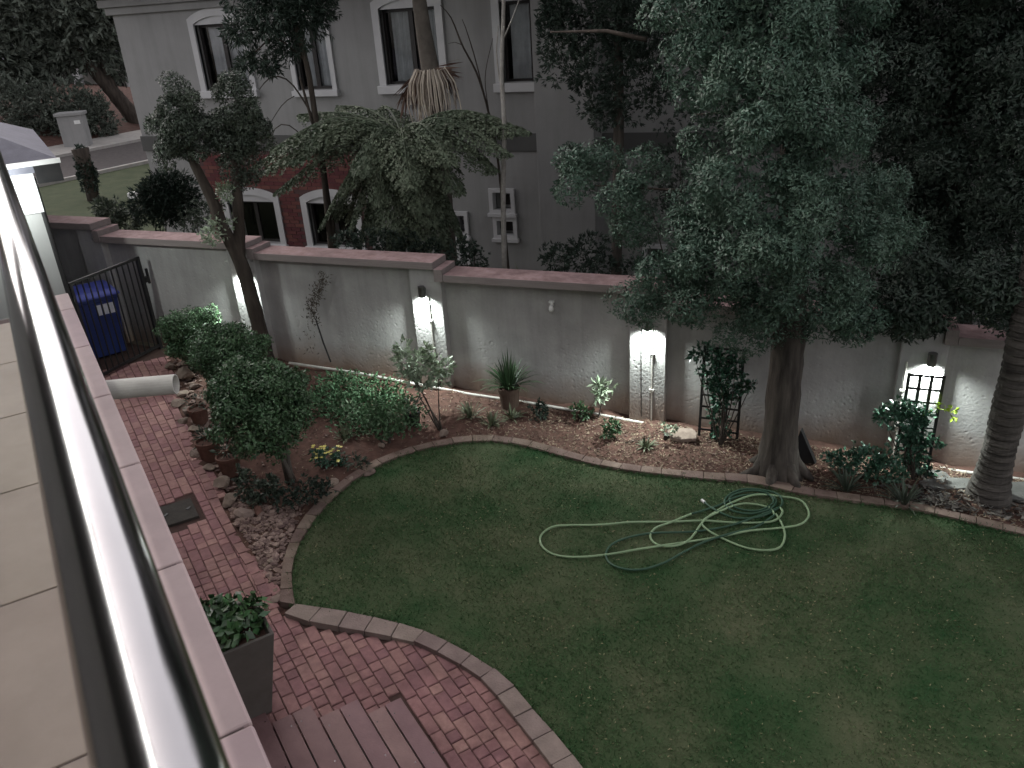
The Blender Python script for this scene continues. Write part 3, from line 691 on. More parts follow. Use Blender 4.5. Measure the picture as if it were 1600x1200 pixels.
mb.add([(X0h, HY+9, Z0h), (X1h, HY+9, Z0h), (X1h, HY+9, Z1h), (X0h, HY+9, Z1h)], [(0, 1, 2, 3)])
house.part('wall', mb, M_FAC)
mb = MB(); mb.box((X0h-.09, HY-.09, 5.28), (X1h+.09, HY+.02, 5.42)); mb.box((X0h-.17, HY-.17, 5.42), (X1h+.17, HY+.02, 5.56)); house.part('cornice', mb, M_FAC, bev=.012)
mb = MB()
for a, b in ((X0h-.03, -4.862), (-3.838, X1h+.03)): mb.box((a, HY-.035, 2.60), (b, HY+.015, 2.91))
house.part('string_course', mb, M_BAND, bev=.006)
mb = MB(); mb.box((-4.86, HY-.53, -.6), (-3.84, HY+.01, 7.9)); house.part('chimney_breast', mb, M_FAC, bev=.01)
mb = MB(); e = .75
mb.add([(X0h-e, HY-e, 5.75), (X1h+e, HY-e, 5.75), (X1h+e, HY+9+e, 5.75), (X0h-e, HY+9+e, 5.75), (X0h+4, HY+4.5, 8.2), (X1h-4, HY+4.5, 8.2)], [(0, 1, 5, 4), (1, 2, 5), (2, 3, 4, 5), (3, 0, 4), (3, 2, 1, 0)])
house.part('roof', mb, M_ROOFT)
def house_window(a, b, z0, z1, t, curtain=True, sash=True, rise=.13):
    y = HY
    # trim: outer arch over inner arch, side legs, proud of the plaster
    n = 12; mb = MB()
    def arc(x0, x1, zb, r): return [(x0+(x1-x0)*k/n, zb + r*math.sin(math.pi*k/n)**.8) for k in range(n+1)]
    O = [(a, z0)] + arc(a, b, z1, rise+.05) + [(b, z0)]; I = [(a+t, z0)] + arc(a+t, b-t, z1-t*.75, rise) + [(b-t, z0)]
    yo = y-.045; m = len(O); V = [(x, yo, z) for x, z in O] + [(x, yo, z) for x, z in I] + [(x, y+.01, z) for x, z in O] + [(x, y+.06, z) for x, z in I]
    Fq = [(i, i+1, m+i+1, m+i) for i in range(m-1)] + [(i+1, i, 2*m+i, 2*m+i+1) for i in range(m-1)] + [(m+i, m+i+1, 3*m+i+1, 3*m+i) for i in range(m-1)]
    mb.add(V, Fq); w_ = house.part('window', mb, M_TRIM)
    # lunette
    zt = z1-t*.85; A = arc(a+t, b-t, z1-t*.75, rise); mb = MB(); mb.prism([(x, y-.012, z) for x, z in [(a+t+.004, zt)] + A[1:-1] + [(b-t-.004, zt)]], (0, .06, 0)); house.part('lunette', mb, M_TRIM, parent=w_)
    mb = MB(); mb.box((a-.03, y-.10, z0-.035), (b+.03, y+.1, z0+t*.8)); house.part('sill', mb, M_TRIM, parent=w_, bev=.01)
    x0, x1, c, d = a+t, b-t, z0+t*.8, zt; f = .055; mb = MB(); yf = y+.11
    for lo, hi in (((x0, c), (x0+f, d)), ((x1-f, c), (x1, d)), ((x0+f, c), (x1-f, c+f)), ((x0+f, d-f), (x1-f, d)), (((x0+x1)/2-f*.8, c+f), ((x0+x1)/2+f*.8, d-f))):
        mb.box((lo[0], yf, lo[1]), (hi[0], yf+.05, hi[1]))
    house.part('casement', mb, M_DARKFRAME, parent=w_)
    mb = MB(); mb.add([(x0+f, yf+.025, c+f), (x1-f, yf+.025, c+f), (x1-f, yf+.025, d-f), (x0+f, yf+.025, d-f)], [(0, 1, 2, 3)]); house.part('pane', mb, M_GLASS, parent=w_)
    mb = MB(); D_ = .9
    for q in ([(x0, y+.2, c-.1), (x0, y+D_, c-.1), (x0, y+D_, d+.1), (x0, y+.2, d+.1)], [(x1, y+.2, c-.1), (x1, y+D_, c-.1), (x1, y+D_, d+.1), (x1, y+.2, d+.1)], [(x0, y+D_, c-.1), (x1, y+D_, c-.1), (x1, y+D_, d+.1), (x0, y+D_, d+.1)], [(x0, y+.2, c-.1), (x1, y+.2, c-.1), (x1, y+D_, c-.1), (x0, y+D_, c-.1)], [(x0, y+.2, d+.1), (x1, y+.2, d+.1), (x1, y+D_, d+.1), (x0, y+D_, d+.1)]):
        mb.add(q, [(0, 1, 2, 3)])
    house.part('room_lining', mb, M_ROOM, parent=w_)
    if curtain:
        for s0, s1 in curtain:
            k = 40; mb = MB(); X = np.linspace(x0+(x1-x0)*s0, x0+(x1-x0)*s1, k)
            Y = y+.205+.016*np.sin(np.arange(k)*1.25+random.random()*6)+.012*np.sin(np.arange(k)*2.9)
            mb.add([(X[i], Y[i], c-.05) for i in range(k)]+[(X[i], Y[i], d+.02) for i in range(k)], [(i, i+1, k+i+1, k+i) for i in range(k-1)]); house.part('curtain', mb, M_CURTAIN, parent=w_, smooth=True)
house_window(*WINS[0], curtain=((.12, .98),)); house_window(*WINS[1], curtain=((.2, .97),), rise=.09)
house_window(*WINS[2], curtain=((.10, .46), (.62, .99))); house_window(*WINS[3], curtain=((.1, .95),))
house_window(*LOWW[0], curtain=((.0, .12),)); house_window(*LOWW[1], curtain=None)
for a, b, c, d in NICH:
    mb = MB(); t = .075; y = HY
    for lo, hi in (((a, c), (a+t, d)), ((b-t, c), (b, d)), ((a+t, c), (b-t, c+t)), ((a+t, d-t), (b-t, d))): mb.box((lo[0], y-.05, lo[1]), (hi[0], y+.12, hi[1]))
    w_ = house.part('window', mb, M_TRIM)
    mb = MB(); mb.box((a-.03, y-.09, c-.05), (b+.03, y-.001, c+.012)); house.part('sill', mb, M_TRIM, parent=w_)
    mb = MB(); mb.box((a+t, y+.16, c+t), (b-t, y+.18, d-t)); house.part('recess_back', mb, M_FAC, parent=w_)
    mb = MB(); q = (b-a-2*t)*.27; mb.box(((a+b)/2-q, y+.14, (c+d)/2-q), ((a+b)/2+q, y+.158, (c+d)/2+q)); house.part('pane', mb, M_DARKFRAME, parent=w_)
# brick face of the lower storey
bx0, bx1, bz0, bz1 = -12.66, -8.7, .25, 2.595
mb = MB(); lx = sorted([bx0, bx1] + [q for a, b, c_, d, t in LOWW for q in (a+.05, b-.05)])
for i in range(len(lx)-1):
    inside = any(a < (lx[i]+lx[i+1])/2 < b for a, b, c_, d, t in LOWW)
    mb.box((lx[i], HY-.012, 1.70 if inside else bz0), (lx[i+1], HY+.008, bz1))
bp_ = house.part('brick_facing', mb, M_MORTAR)
bmb = MB(); bmb.box((-.109, -.007, -.034), (.109, 0, .034)); bme = bmb.mesh('brick_face'); bme.materials.append(M_BRICKH)
cnt = 0; z = bz0+.045; row = 0; rest = MB(); cand = []
while z < bz1-.03:
    x = bx0 + (.115 if row % 2 else .23) - .005
    while x < bx1-.1:
        if not any(a-.06 < x < b+.06 and z0-.1 < z < z1+.16 for a, b, z0, z1, t in LOWW): cand.append((z, x))
        x += .229
    z += .0785; row += 1
cand.sort(key=lambda q: -q[0])
for i, (z, x) in enumerate(cand):
    P_ = np.array([x, HY-.0125, z])
    if i < 300: link('brick', bme, None, bp_, P_-house.loc)
    else: rest.add(np.vstack(bmb.v)+P_, bmb.f[0])
if rest.v: house.part('bricks', rest, M_BRICKH, parent=bp_, kind='stuff')

# ------------------------------------------------------------------ own balcony, railing, house wall
own = Thing('own_house', UB(-1.2, 0, 0), 'house wall and tiled balcony the view is taken from', 'house')
def ub_box(mb, u0, b0, z0, u1, b1, z1, dz=0):
    V = [UB(u, b, z) for z in (z0, z1) for u, b in ((u0, b0), (u1, b0), (u1, b1), (u0, b1))]
    return mb.add(V, np.array([(0,3,2,1),(4,5,6,7),(0,1,5,4),(1,2,6,5),(2,3,7,6),(3,0,4,7)]))
ZC, ZF = 3.814, 3.763
mb = MB(); ub_box(mb, -2.4, -3.2, ZF-.30, .085, 4.55, ZF-.012); ub_box(mb, -.06, -3.2, ZF-.011, .085, 4.55, ZC-.022); own.part('balcony_slab', mb, M_OWN)
mb = MB(); ub_box(mb, -2.4, -3.2, -.5, .02, 4.5, ZF-.301); own.part('lower_wall', mb, M_OWN)
mb = MB(); ub_box(mb, -2.75, -3.4, -.5, -2.405, 12.3, 6.8); ub_box(mb, -2.75, -4.2, -.5, .3, -3.42, 6.8); own.part('wall', mb, M_OWN)
mb = MB(); ub_box(mb, -3.2, -4.2, 6.801, -.04, 12.3, 6.95); own.part('roof_eave', mb, M_DARKFRAME)
jb = [-3.0, -2.4, -1.8, -1.2, -.6, 0, .6, 1.235, 1.84, 2.44, 3.05, 3.655, 4.26, 4.56]
for i in range(len(jb)-1):
    mb = MB(); ub_box(mb, -.085, jb[i]+.0025, ZC-.02, .1165, jb[i+1]-.0025, ZC); own.part('coping_tile', mb, M_COPT, bev=.006)
mb = MB(); ub_box(mb, -.06, -3.2, ZC-.0215, .10, 4.555, ZC-.004); own.part('coping_grout', mb, M_GROUT)
for r_, (u0, u1) in enumerate(((-.70, -.09), (-1.31, -.705), (-1.92, -1.315))):
    b0 = -2.94 + .605*0
    for k in range(12):
        q0 = -3.02+.6055*k+.18; 
        if q0+.6 > 4.9: break
        mb = MB(); ub_box(mb, u0+.003, q0+.003, ZF-.011, u1-.003, min(q0+.6025, 4.5), ZF); own.part('floor_tile', mb, M_TILE, bev=.003)
mb = MB(); ub_box(mb, -2.0, -3.1, ZF-.0115, -.09, 4.5, ZF-.004); own.part('floor_grout', mb, M_GROUT)
# handrail
RZ, RU, RR = 4.72, -.0118, .0251
rail = Thing('balcony_railing', UB(-.045, 1, ZC), 'brushed steel tube handrail running along the balcony edge', 'handrail')
cu = bpy.data.meshes.new('handrail')
rm = MB(); n = 64; L_ = 9.2; ang = np.arange(n)*2*math.pi/n
rm.add(np.vstack([np.column_stack([RR*np.cos(ang), RR*np.sin(ang), np.full(n, -L_/2)]), np.column_stack([RR*np.cos(ang), RR*np.sin(ang), np.full(n, L_/2)])]), np.array([(k, (k+1) % n, n+(k+1) % n, n+k) for k in range(n)]))
ro = link('handrail', rm.mesh('handrail', (0, 0, 0), True), M_STEEL, rail.o)
mid = UB(RU, 1.6, RZ)
ro.matrix_local = Matrix.Translation(Vector(mid - rail.loc)) @ Vector(BB).to_track_quat('Z', 'Y').to_matrix().to_4x4()
for b in (-2.4, -.9, 5.2):
    mb = MB(); mb.tube([UB(RU, b, ZC-.02 if b < 4 else 3.2), UB(RU, b, RZ-.02)], .019, 16); rail.part('post', mb, M_STEEL, smooth=True)
# overflow spout under the balcony edge
sp0, sp1 = ZP(150, 611, 3.25), ZP(275, 600, 3.25)
mb = MB(); d = unit(sp1-sp0); n = 24; side = unit(np.cross(d, [0, 0, 1])); upv = np.cross(side, d)
def ring(c, r): return [c + r*(math.cos(2*math.pi*k/n)*side + math.sin(2*math.pi*k/n)*upv) for k in range(n)]
V = ring(sp0-d*.3, .054)+ring(sp1, .054)+ring(sp1, .048)+ring(sp0, .048)
mb.add(V, [(j*n+k, j*n+(k+1) % n, (j+1)*n+(k+1) % n, (j+1)*n+k) for j in range(3) for k in range(n)])
single('overflow_spout', mb, M_PVC, 'thick pale pipe sticking out from below the balcony edge', 'pipe', sp0, smooth=False)
# lamp on the house wall over the balcony
for b0, lab in ((-1.6, 'lit tube lamp under the eave behind the viewer'), (.3, 'lit tube lamp under the eave right above the viewer'), (2.2, 'lit tube lamp under the eave over the middle of the balcony'), (4.1, 'lit tube lamp under the eave over the balcony end'), (6.0, 'lit tube lamp under the eave past the balcony end'), (7.9, 'lit tube lamp under the eave closest to the garage')):
    bl = Thing('balcony_lamp', UB(-.26, b0+.9, 6.8), lab, 'ceiling lamp', 'tube lamps under the balcony eave')
    mb = MB(); ub_box(mb, -.30, b0, 6.755, -.22, b0+1.8, 6.7995); bl.part('lamp_base', mb, M_WHITE, bev=.006)
    mb = MB(); mb.tube([UB(-.26, b0+.04, 6.73), UB(-.26, b0+1.76, 6.73)], .017, 12); bl.part('tube_bulb', mb, M_TUBE, smooth=True)

# garage end wall, roof and downpipe at the far end of the house
gar = Thing('garage', UB(-.5, 12.6, .4), 'low garage with blue-grey roof and wall top painted white as lamp-lit past the balcony', 'garage')
gz = 3.36
mb = MB(); ub_box(mb, -3.0, 12.6, 0, .335, 16.5, 2.86); gar.part('wall', mb, M_FAC)
mb = MB(); ub_box(mb, -3.0, 12.57, 2.862, .338, 16.5, gz+.03); gar.part('painted_lit_band', mb, M_TRIM)  # upper wall coloured white to stand in for its lamp-lit zone
mb = MB(); e0 = gz+.03
rf = [UB(-3.4, 12.45, e0), UB(.66, 12.45, e0), UB(.66, 16.9, e0), UB(-3.4, 16.9, e0), UB(-1.3, 14.6, e0+1.0), UB(-1.5, 14.8, e0+1.0)]
mb.add(rf + [p+np.array([0, 0, .14]) for p in rf], [(3, 2, 1, 0), (6, 7, 10), (7, 8, 11, 10), (8, 9, 11), (9, 6, 10, 11), (0, 1, 7, 6), (1, 2, 8, 7), (2, 3, 9, 8), (3, 0, 6, 9)]); gar.part('roof', mb, M_ROOFT)
mb = MB(); ub_box(mb, -3.4, 12.40, e0+.09, .69, 12.449, e0+.15); gar.part('gutter', mb, M_WHITE)
mb = MB(); ub_box(mb, .36, 12.41, e0-.14, .67, 12.449, e0+.088); gar.part('fascia', mb, M_BLACK)
mb = MB(); c = np.array([-9.9, 7.83, 0]); mb.tube([c+[0, 0, .3], c+[0, 0, 3.3]], .034, 12); gar.part('downpipe', mb, M_BLACK, smooth=False)
lt = Thing('garage_lamp', UB(-.45, 12.5, 3.28), 'lit lamp fixed to the garage wall under its eave', 'wall lamp')
p = UB(-.45, 12.48, 3.17); mb = MB(); mb.lathe(p, [(0, .12), (.05, .12), (.05, 0), (.046, 0), (.046, .1), (0, .1)], 16); lt.part('lamp_body', mb, M_LAMP)
l = bpy.data.lights.new('lamp_light', 'POINT'); l.energy = 14; l.shadow_soft_size = .03; l.color = (.93, 1, .97); lo = bpy.data.objects.new('lamp_light', l); COL.objects.link(lo); lo.parent = lt.o; lo.location = UB(.30, -.42, -.2)

# ------------------------------------------------------------------ gate, bin
gate = Thing('garden_gate', (-9.9, 8.5, .32), 'black barred metal gate in front of the blue bin', 'gate')
gz0, gz1, gy0, gy1 = .36, 1.84, 7.89, 9.17
for y in (gy0, gy1): mb = MB(); mb.box((-9.925, y-.025, gz0-.04), (-9.875, y+.025, gz1)); gate.part('gate_post', mb, M_BLACK)
for z in (gz0, gz1-.04): mb = MB(); mb.box((-9.918, gy0+.026, z), (-9.882, gy1-.026, z+.04)); gate.part('gate_rail', mb, M_BLACK)
mb = MB(); mb.box((-.008, -.008, 0), (.008, .008, gz1-gz0-.082)); me = mb.mesh('gate_bar'); me.materials.append(M_BLACK)
for k in range(11):
    y = gy0+.1+k*(gy1-gy0-.2)/10; link('bar', me, None, gate.o, np.array([-9.9, y, gz0+.041])-gate.loc)
mb = MB(); mb.box((-9.93, gy1+.03, 1.42), (-9.87, gy1+.1, 1.5)); mb.box((-9.915, gy1+.1, 1.38), (-9.885, gy1+.13, 1.62)); gate.part('hinge', mb, M_BLACK)
bc = G(182, 540); bc = np.array([-10.62, 8.78, tz(-10.6)])
fx = unit([.86, -.5, 0]); fy = np.array([-fx[1], fx[0], 0])     # front direction, and left-right
def BM(a, b, z): return bc + fx*a + fy*b + np.array([0, 0, z])
wb = Thing('wheelie_bin', bc, 'blue wheelie bin with a white label standing behind the gate', 'bin')
def ringq(hf, hb, hw, z, n=4): return [BM(hf, -hw, z), BM(hf, hw, z), BM(-hb, hw, z), BM(-hb, -hw, z)]
mb = MB(); Rg = [ringq(.24, .24, .23, .02), ringq(.25, .25, .24, .12), ringq(.345, .31, .295, .92), ringq(.37, .33, .315, .93), ringq(.37, .33, .315, .985)]
mb.add(sum(Rg, []), [(3, 2, 1, 0)] + [(j*4+k, j*4+(k+1) % 4, (j+1)*4+(k+1) % 4, (j+1)*4+k) for j in range(4) for k in range(4)]); wb.part('bin_body', mb, M_BIN, bev=.03)
mb = MB(); Rg = [ringq(.41, .35, .335, .988), ringq(.41, .35, .335, 1.02), ringq(.33, .31, .28, 1.075), ringq(.12, .22, .17, 1.095)]
mb.add(sum(Rg, []), [(3, 2, 1, 0), (12, 13, 14, 15)] + [(j*4+k, j*4+(k+1) % 4, (j+1)*4+(k+1) % 4, (j+1)*4+k) for j in range(3) for k in range(4)]); wb.part('lid', mb, M_BINLID, bev=.018)
mb = MB(); mb.tube([BM(-.36, -.24, .99), BM(-.42, -.24, 1.02), BM(-.42, .24, 1.02), BM(-.36, .24, .99)], .016, 8); wb.part('handle', mb, M_BIN, smooth=True)
for s in (-1, 1):
    mb = MB(); mb.tube([BM(-.27, s*.23, .1), BM(-.27, s*.29, .1)], .1, 20); wb.part('wheel', mb, M_BLACK)
zq = lambda z: .25 + (.345-.25)*(z-.12)/.8 + .0015
for k, (y0, y1) in enumerate(((-.045, .03), (.05, .125), (.145, .22))):
    mb = MB(); za, zb = .70, .87
    mb.prism([BM(zq(za), y0, za), BM(zq(za), y1, za), BM(zq(zb), y1, zb), BM(zq(zb), y0, zb)], fx*.002); wb.part('label', mb, M_LABEL)

# ------------------------------------------------------------------ deck, planter
deck = Thing('timber_deck', UB(1.0, 4.2, .05), 'low reddish board deck with stepped ends below the balcony', 'deck')
DZ = .105
for k, (u0, u1, be) in enumerate(((.30, .447, 5.16), (.452, .598, 5.16), (.603, .759, 5.0), (.764, .92, 5.0), (.926, 1.085, 4.835), (1.09, 1.247, 4.835), (1.252, 1.392, 4.652), (1.397, 1.536, 4.652))):
    mb = MB(); ub_box(mb, u0+.003, 1.0, DZ-.03, u1-.003, be, DZ+random.uniform(-.002, .002)); bo = deck.part('board', mb, M_DECK, bev=.004)
    for b in (be-.12, be-.62, be-1.4):
        sm = MB(); c = UB((u0+u1)/2+random.choice((-.04, .04)), b, DZ); sm.lathe(c, [(.0055, 0), (.0045, .0035), (0, .0035)], 8); deck.part('screw', sm, M_STEEL, parent=bo)
mb = MB(); ub_box(mb, .31, 1.0, -.06, 1.53, 4.63, DZ-.032); deck.part('joist_frame', mb, M_DARKFRAME)
pb = UB(.515, 5.27, .0); pb[2] = tz(pb[0])
pl_ = Thing('planter', pb, 'tall tapered grey square planter standing beside the deck', 'planter')
def sq(h, z): return [pb + UU*a*h + BB*b*h + np.array([0, 0, z]) for a, b in ((-1, -1), (1, -1), (1, 1), (-1, 1))]
mb = MB(); Rg = [sq(.13, 0), sq(.262, .83), sq(.232, .83), sq(.222, .76)]; mb.add(sum(Rg, []), [(3, 2, 1, 0), (12, 13, 14, 15)] + [(j*4+k, j*4+(k+1) % 4, (j+1)*4+(k+1) % 4, (j+1)*4+k) for j in range(3) for k in range(4)])
pl_.part('planter_shell', mb, M_PLANTER, bev=.008)
mb = MB(); mb.add(sq(.222, .765), [(0, 1, 2, 3)]); pl_.part('potting_soil', mb, M_SOIL)
pc = pb + np.array([0, 0, .86]); fol = MB()
for c, r, k in ((pc+BB*.03, .24, 260), (pc+UU*.12+[0, 0, .03], .17, 130), (pc-UU*.1+BB*.1+[0, 0, .05], .18, 130)):
    P, D = blob(c, r, k, shell=.6, lump=.25, flat=.8); leaves_on(fol, P, D+[0, 0, .3], .095, .048, tilt=.35)
single('planter_plant', fol, leafmat('planter_leaf', (.02, .06, .02), (.07, .13, .05), rough=.35, spec=.5), 'leafy green plant filling the tall grey planter', 'plant', pb+np.array([0, 0, .767]))

# ------------------------------------------------------------------ trees
def trunk_px(pts, rad, dist=None, y=None, n=12, jit=.12):
    P = [HD(px, py, dist) if dist else YP(px, py, y) for px, py in pts]; P = np.array(P)
    q = smooth_line(np.column_stack([P, rad]), .12); mb = MB(); mb.tube(q[:, :3], q[:, 3], n, True, jit); return mb, q
# big yellowwood in front of the wall
tb = G(1216, 738); TD = hd(tb)
t = Thing('yellowwood_tree', tb, 'big dense tree with clumpy blue-green crown and thick trunk at the lawn edge', 'tree')
mb, q = trunk_px([(1214,745),(1218,690),(1224,620),(1229,560),(1234,490),(1238,380),(1240,240),(1242,60)], [.29,.20,.182,.175,.17,.155,.13,.09], TD, n=16, jit=.10)
for a in np.linspace(0, 6.28, 8)[:-1]:
    d = np.array([math.cos(a), math.sin(a), 0]); l = random.uniform(.34, .52); e = on(tb + d*l, -.03)
    mb.tube([tb+d*.08+[0, 0, .42], tb+d*.17+[0, 0, .17], tb+d*.28+[0, 0, .05], e], [.06, .075, .06, .025], 8, jitter=.15)
t.part('trunk', mb, M_BARKG, smooth=True)
mb = MB()
for p, e, dz_ in (((1234,480), (1080,470), -.3), ((1236,420), (1340,480), .1), ((1238,380), (1050,390), -.5), ((1239,320), (930,290), .2), ((1240,300), (1330,360), -.4), ((1240,260), (1120,330), -.7), ((1241,200), (1290,240), -.6), ((1241,180), (1080,180), .3), ((1242,100), (1180,80), -.6), ((1010,62), (860,50), .4)):
    A, B_ = HD(*p, TD), HD(*e, TD+dz_); mb = MB(); mb.tube([A, (A*.6+B_*.4)+[0, 0, .05], B_], [.026, .018, .008], 7); t.part('branch', mb, M_BARKD, smooth=True)
YB = [(1190,50,105,-.5),(1125,95,72,-.3),(1275,90,85,-.3),(1180,165,85,-.9),(1135,185,50,-.2),(1270,200,85,-.5),(1170,265,85,-.8),(1300,290,70,-.2),(1110,320,75,-.5),(1220,345,85,-.9),(1330,355,65,-.2),(1075,375,55,-.3),(1150,410,85,-.8),(1375,375,42,.1),(1260,430,80,-.6),(1050,415,50,-.4),(1015,445,42,-.2),(1100,470,60,-.5),(1180,490,60,-.4),(1330,440,58,-.1),(1335,500,32,.1),(935,285,45,.3),(990,320,52,.1),(1005,280,38,.2),(900,268,28,.35),(1290,500,32,0),(1180,-70,120,-.3),(1080,-30,85,0),(1300,-40,90,0),(1180,-230,150,.2),(1060,-160,110,.3),(1320,-200,120,.3),(1200,-400,150,.4),(1370,300,34,.3)]
mb = MB(); massed_crown(mb, pxblobs(YB, TD, 0), .20, 3.6, 760, .05, .017); t.part('crown', mb, L_YEW)
# second big tree on the right, behind the wall
T2 = np.array([3.9, 11.3, tz(3.9)]); TD2 = hd(T2)
t = Thing('yellowwood_tree', T2, 'dark tree mass behind the wall at the upper right of the picture', 'tree')
mb, q = trunk_px([(1492,620),(1495,520),(1492,450),(1490,300),(1485,100)], [.24,.2,.2,.16,.1], TD2, n=12); t.part('trunk', mb, M_BARKD, smooth=True)
DB = [(1400,60,95),(1500,130,110,-.6),(1590,70,110,-.3),(1440,230,85,.2),(1560,250,110,-.7),(1400,330,70,.4),(1480,330,85,-.3),(1590,380,85,-.5),(1420,430,70,.2),(1500,420,70,-.2),(1570,455,50,-.2),(1480,-50,130),(1600,-60,120),(1680,150,130),(1680,350,110),(1380,-20,90,.6),(1370,180,60,.8),(1440,490,36,0),(1400,452,40,-2.9),(1450,455,42,-2.9),(1335,480,34,-3.2),(1505,458,40,-2.9),(1565,450,46,-2.8),(1610,430,60,-2.6),(1430,485,26,-3.0)]
mb = MB(); massed_crown(mb, pxblobs(DB, TD2, 0), .27, 2.1, 640, .07, .024); t.part('crown', mb, L_DARK)
# small tree behind the wall in front of the chimney breast
T3 = YP(968, 430, 11.4); T3[2] = tz(T3[0]); TD3 = hd(T3)
t = Thing('young_tree', T3, 'tree with straight bare lower trunk beyond the wall beside the chimney breast', 'tree')
mb, q = trunk_px([(962,480),(964,380),(966,250),(967,150),(965,40)], [.085,.08,.075,.07,.05], TD3); t.part('trunk', mb, M_BARKG, smooth=True)
mb = MB(); clumpy_crown(mb, pxblobs([(905,35,48),(862,62,26),(950,100,50),(890,90,34,-.2),(985,55,52),(962,160,36),(930,-50,85),(1000,130,42),(930,175,22),(1050,165,40),(1020,20,55),(880,5,40),(960,-150,130),(880,-120,90),(1050,-120,100),(960,-320,130),(850,-230,90),(1070,-280,110)], TD3, 0), .15, 8, 14, 7, .07, .02); t.part('crown', mb, L_DARK)
# twin-stemmed clipped tree by the wall
tw = np.array([-8.05, 8.98, tz(-8.05)]); TWD = hd(tw)
t = Thing('twin_tree', tw, 'small forked tree with two round clipped heads leaning on the wall', 'tree')
mb, q = trunk_px([(420,575),(406,515),(390,455),(374,405),(350,358),(328,305),(303,255),(288,215)], [.12,.11,.105,.10,.085,.075,.06,.04], TWD)
mb2, q2 = trunk_px([(374,405),(373,345),(370,290),(366,225)], [.09,.08,.07,.04], TWD); mb.add(np.vstack(mb2.v), sum([[tuple(r) for r in f] for f in mb2.f], [])); t.part('trunk', mb, M_BARKD, smooth=True)
mb = MB(); massed_crown(mb, pxblobs([(278,180,35),(260,205,33),(294,215,34),(282,152,24),(270,238,20),(372,172,37),(354,205,35),(390,212,34),(372,143,24),(376,250,30),(384,285,16)], TWD, 0), .12, 16, 330, .042, .02, 400); t.part('crown', mb, L_TOP)
mb = MB()
for c, r in pxblobs([(345,352,22),(352,300,16),(330,370,14)], TWD, -.1): P, D = blob(c, r, 110, shell=.3); rosette_leaves(mb, P, D, 3, .055, .026)
t.part('trunk_shoots', mb, L_VARI)
# slender dark-leaved tree beyond the wall
T4 = YP(520, 400, 11.0); T4[2] = tz(T4[0]); D4 = hd(T4)
t = Thing('slender_tree', T4, 'slender tree with thin twin stems and dark feathery leaves before the first windows', 'tree')
mb, q = trunk_px([(523,430),(515,360),(507,280),(494,190),(478,95),(455,20),(440,-40)], [.06,.055,.05,.045,.04,.035,.02], D4)
for pts, r in (([(527,425),(520,350),(500,240),(478,155),(468,120)], [.035,.03,.025,.02,.01]), ([(494,190),(455,130),(425,120),(405,140)], [.015,.012,.01,.005]), ([(478,95),(430,60),(395,85),(370,95)], [.02,.016,.01,.005]), ([(500,240),(450,195),(425,210),(433,250)], [.01,.009,.007,.004]), ([(460,150),(440,165),(412,210)], [.008,.007,.004])):
    m2, _ = trunk_px(pts, r, D4, n=6); mb.add(np.vstack(m2.v), sum([[tuple(z) for z in f] for f in m2.f], []))
t.part('trunk', mb, M_BARKD, smooth=True)
mb = MB()
for c, r in pxblobs([(430,25,55),(478,20,45),(400,95,24),(380,100,14),(425,105,16),(375,50,28),(505,15,20),(455,75,28),(400,-10,55),(480,-40,60),(450,-120,80),(530,-90,50)], D4, 0):
    P, D = blob(c, r, int(260*(r/.5)**2)+15, shell=.25, lump=.35, flat=.8); D = D + [0, 0, -.35]; rosette_leaves(mb, P, D, 7, .10, .022, up=-.1)
t.part('crown', mb, L_DARK)
# palm trunk crossing the third window
T5 = YP(700, 400, 11.6); T5[2] = tz(T5[0])
t = Thing('palm', T5, 'tall palm with smooth trunk and hanging pale flower strands before the third window', 'palm')
mb, q = trunk_px([(706,470),(699,380),(692,290),(684,200),(674,120),(664,60),(655,0),(648,-70)], [.15,.14,.135,.135,.14,.12,.105,.10], y=11.6, n=14, jit=.03); t.part('trunk', mb, M_BARKP, smooth=True)
mb = MB(); C0 = YP(673, 122, 11.33)
for i in range(64):
    a = random.uniform(math.pi*.92, math.pi*2.08); o = random.uniform(.06, .34); l = random.uniform(.36, .68)*(1.1-.5*o)
    d = np.array([math.cos(a), math.sin(a)*.7, 0]); o *= 1.15; s = C0 + d*.03
    P = [s, s+d*o*.55+[0, 0, .05+.22*o], s+d*o*.9+[0, 0, -.12*l], s+d*o+[random.uniform(-.02, .02), 0, -.55*l], s+d*o*1.02+[random.uniform(-.05, .05), 0, -l]]
    mb.tube(P, [.013, .012, .011, .009, .006], 4, False)
t.part('flower_strands', mb, M_FLOR)
mb = MB()
for e, m_ in (((632,195), (638,140)), ((648,175), (650,125)), ((700,130), (694,110))):
    A, Mx_, B_ = YP(660, 105, 11.5), YP(*m_, 11.5), YP(*e, 11.5)
    for k in range(26):
        o = rng.normal(size=3)*.05; leaves(mb, [Mx_+o*.6, A*.4+Mx_*.6+o*.4], [B_-Mx_+o, Mx_-A+o], .38, .03)
t.part('dry_sheath', mb, L_DRY)
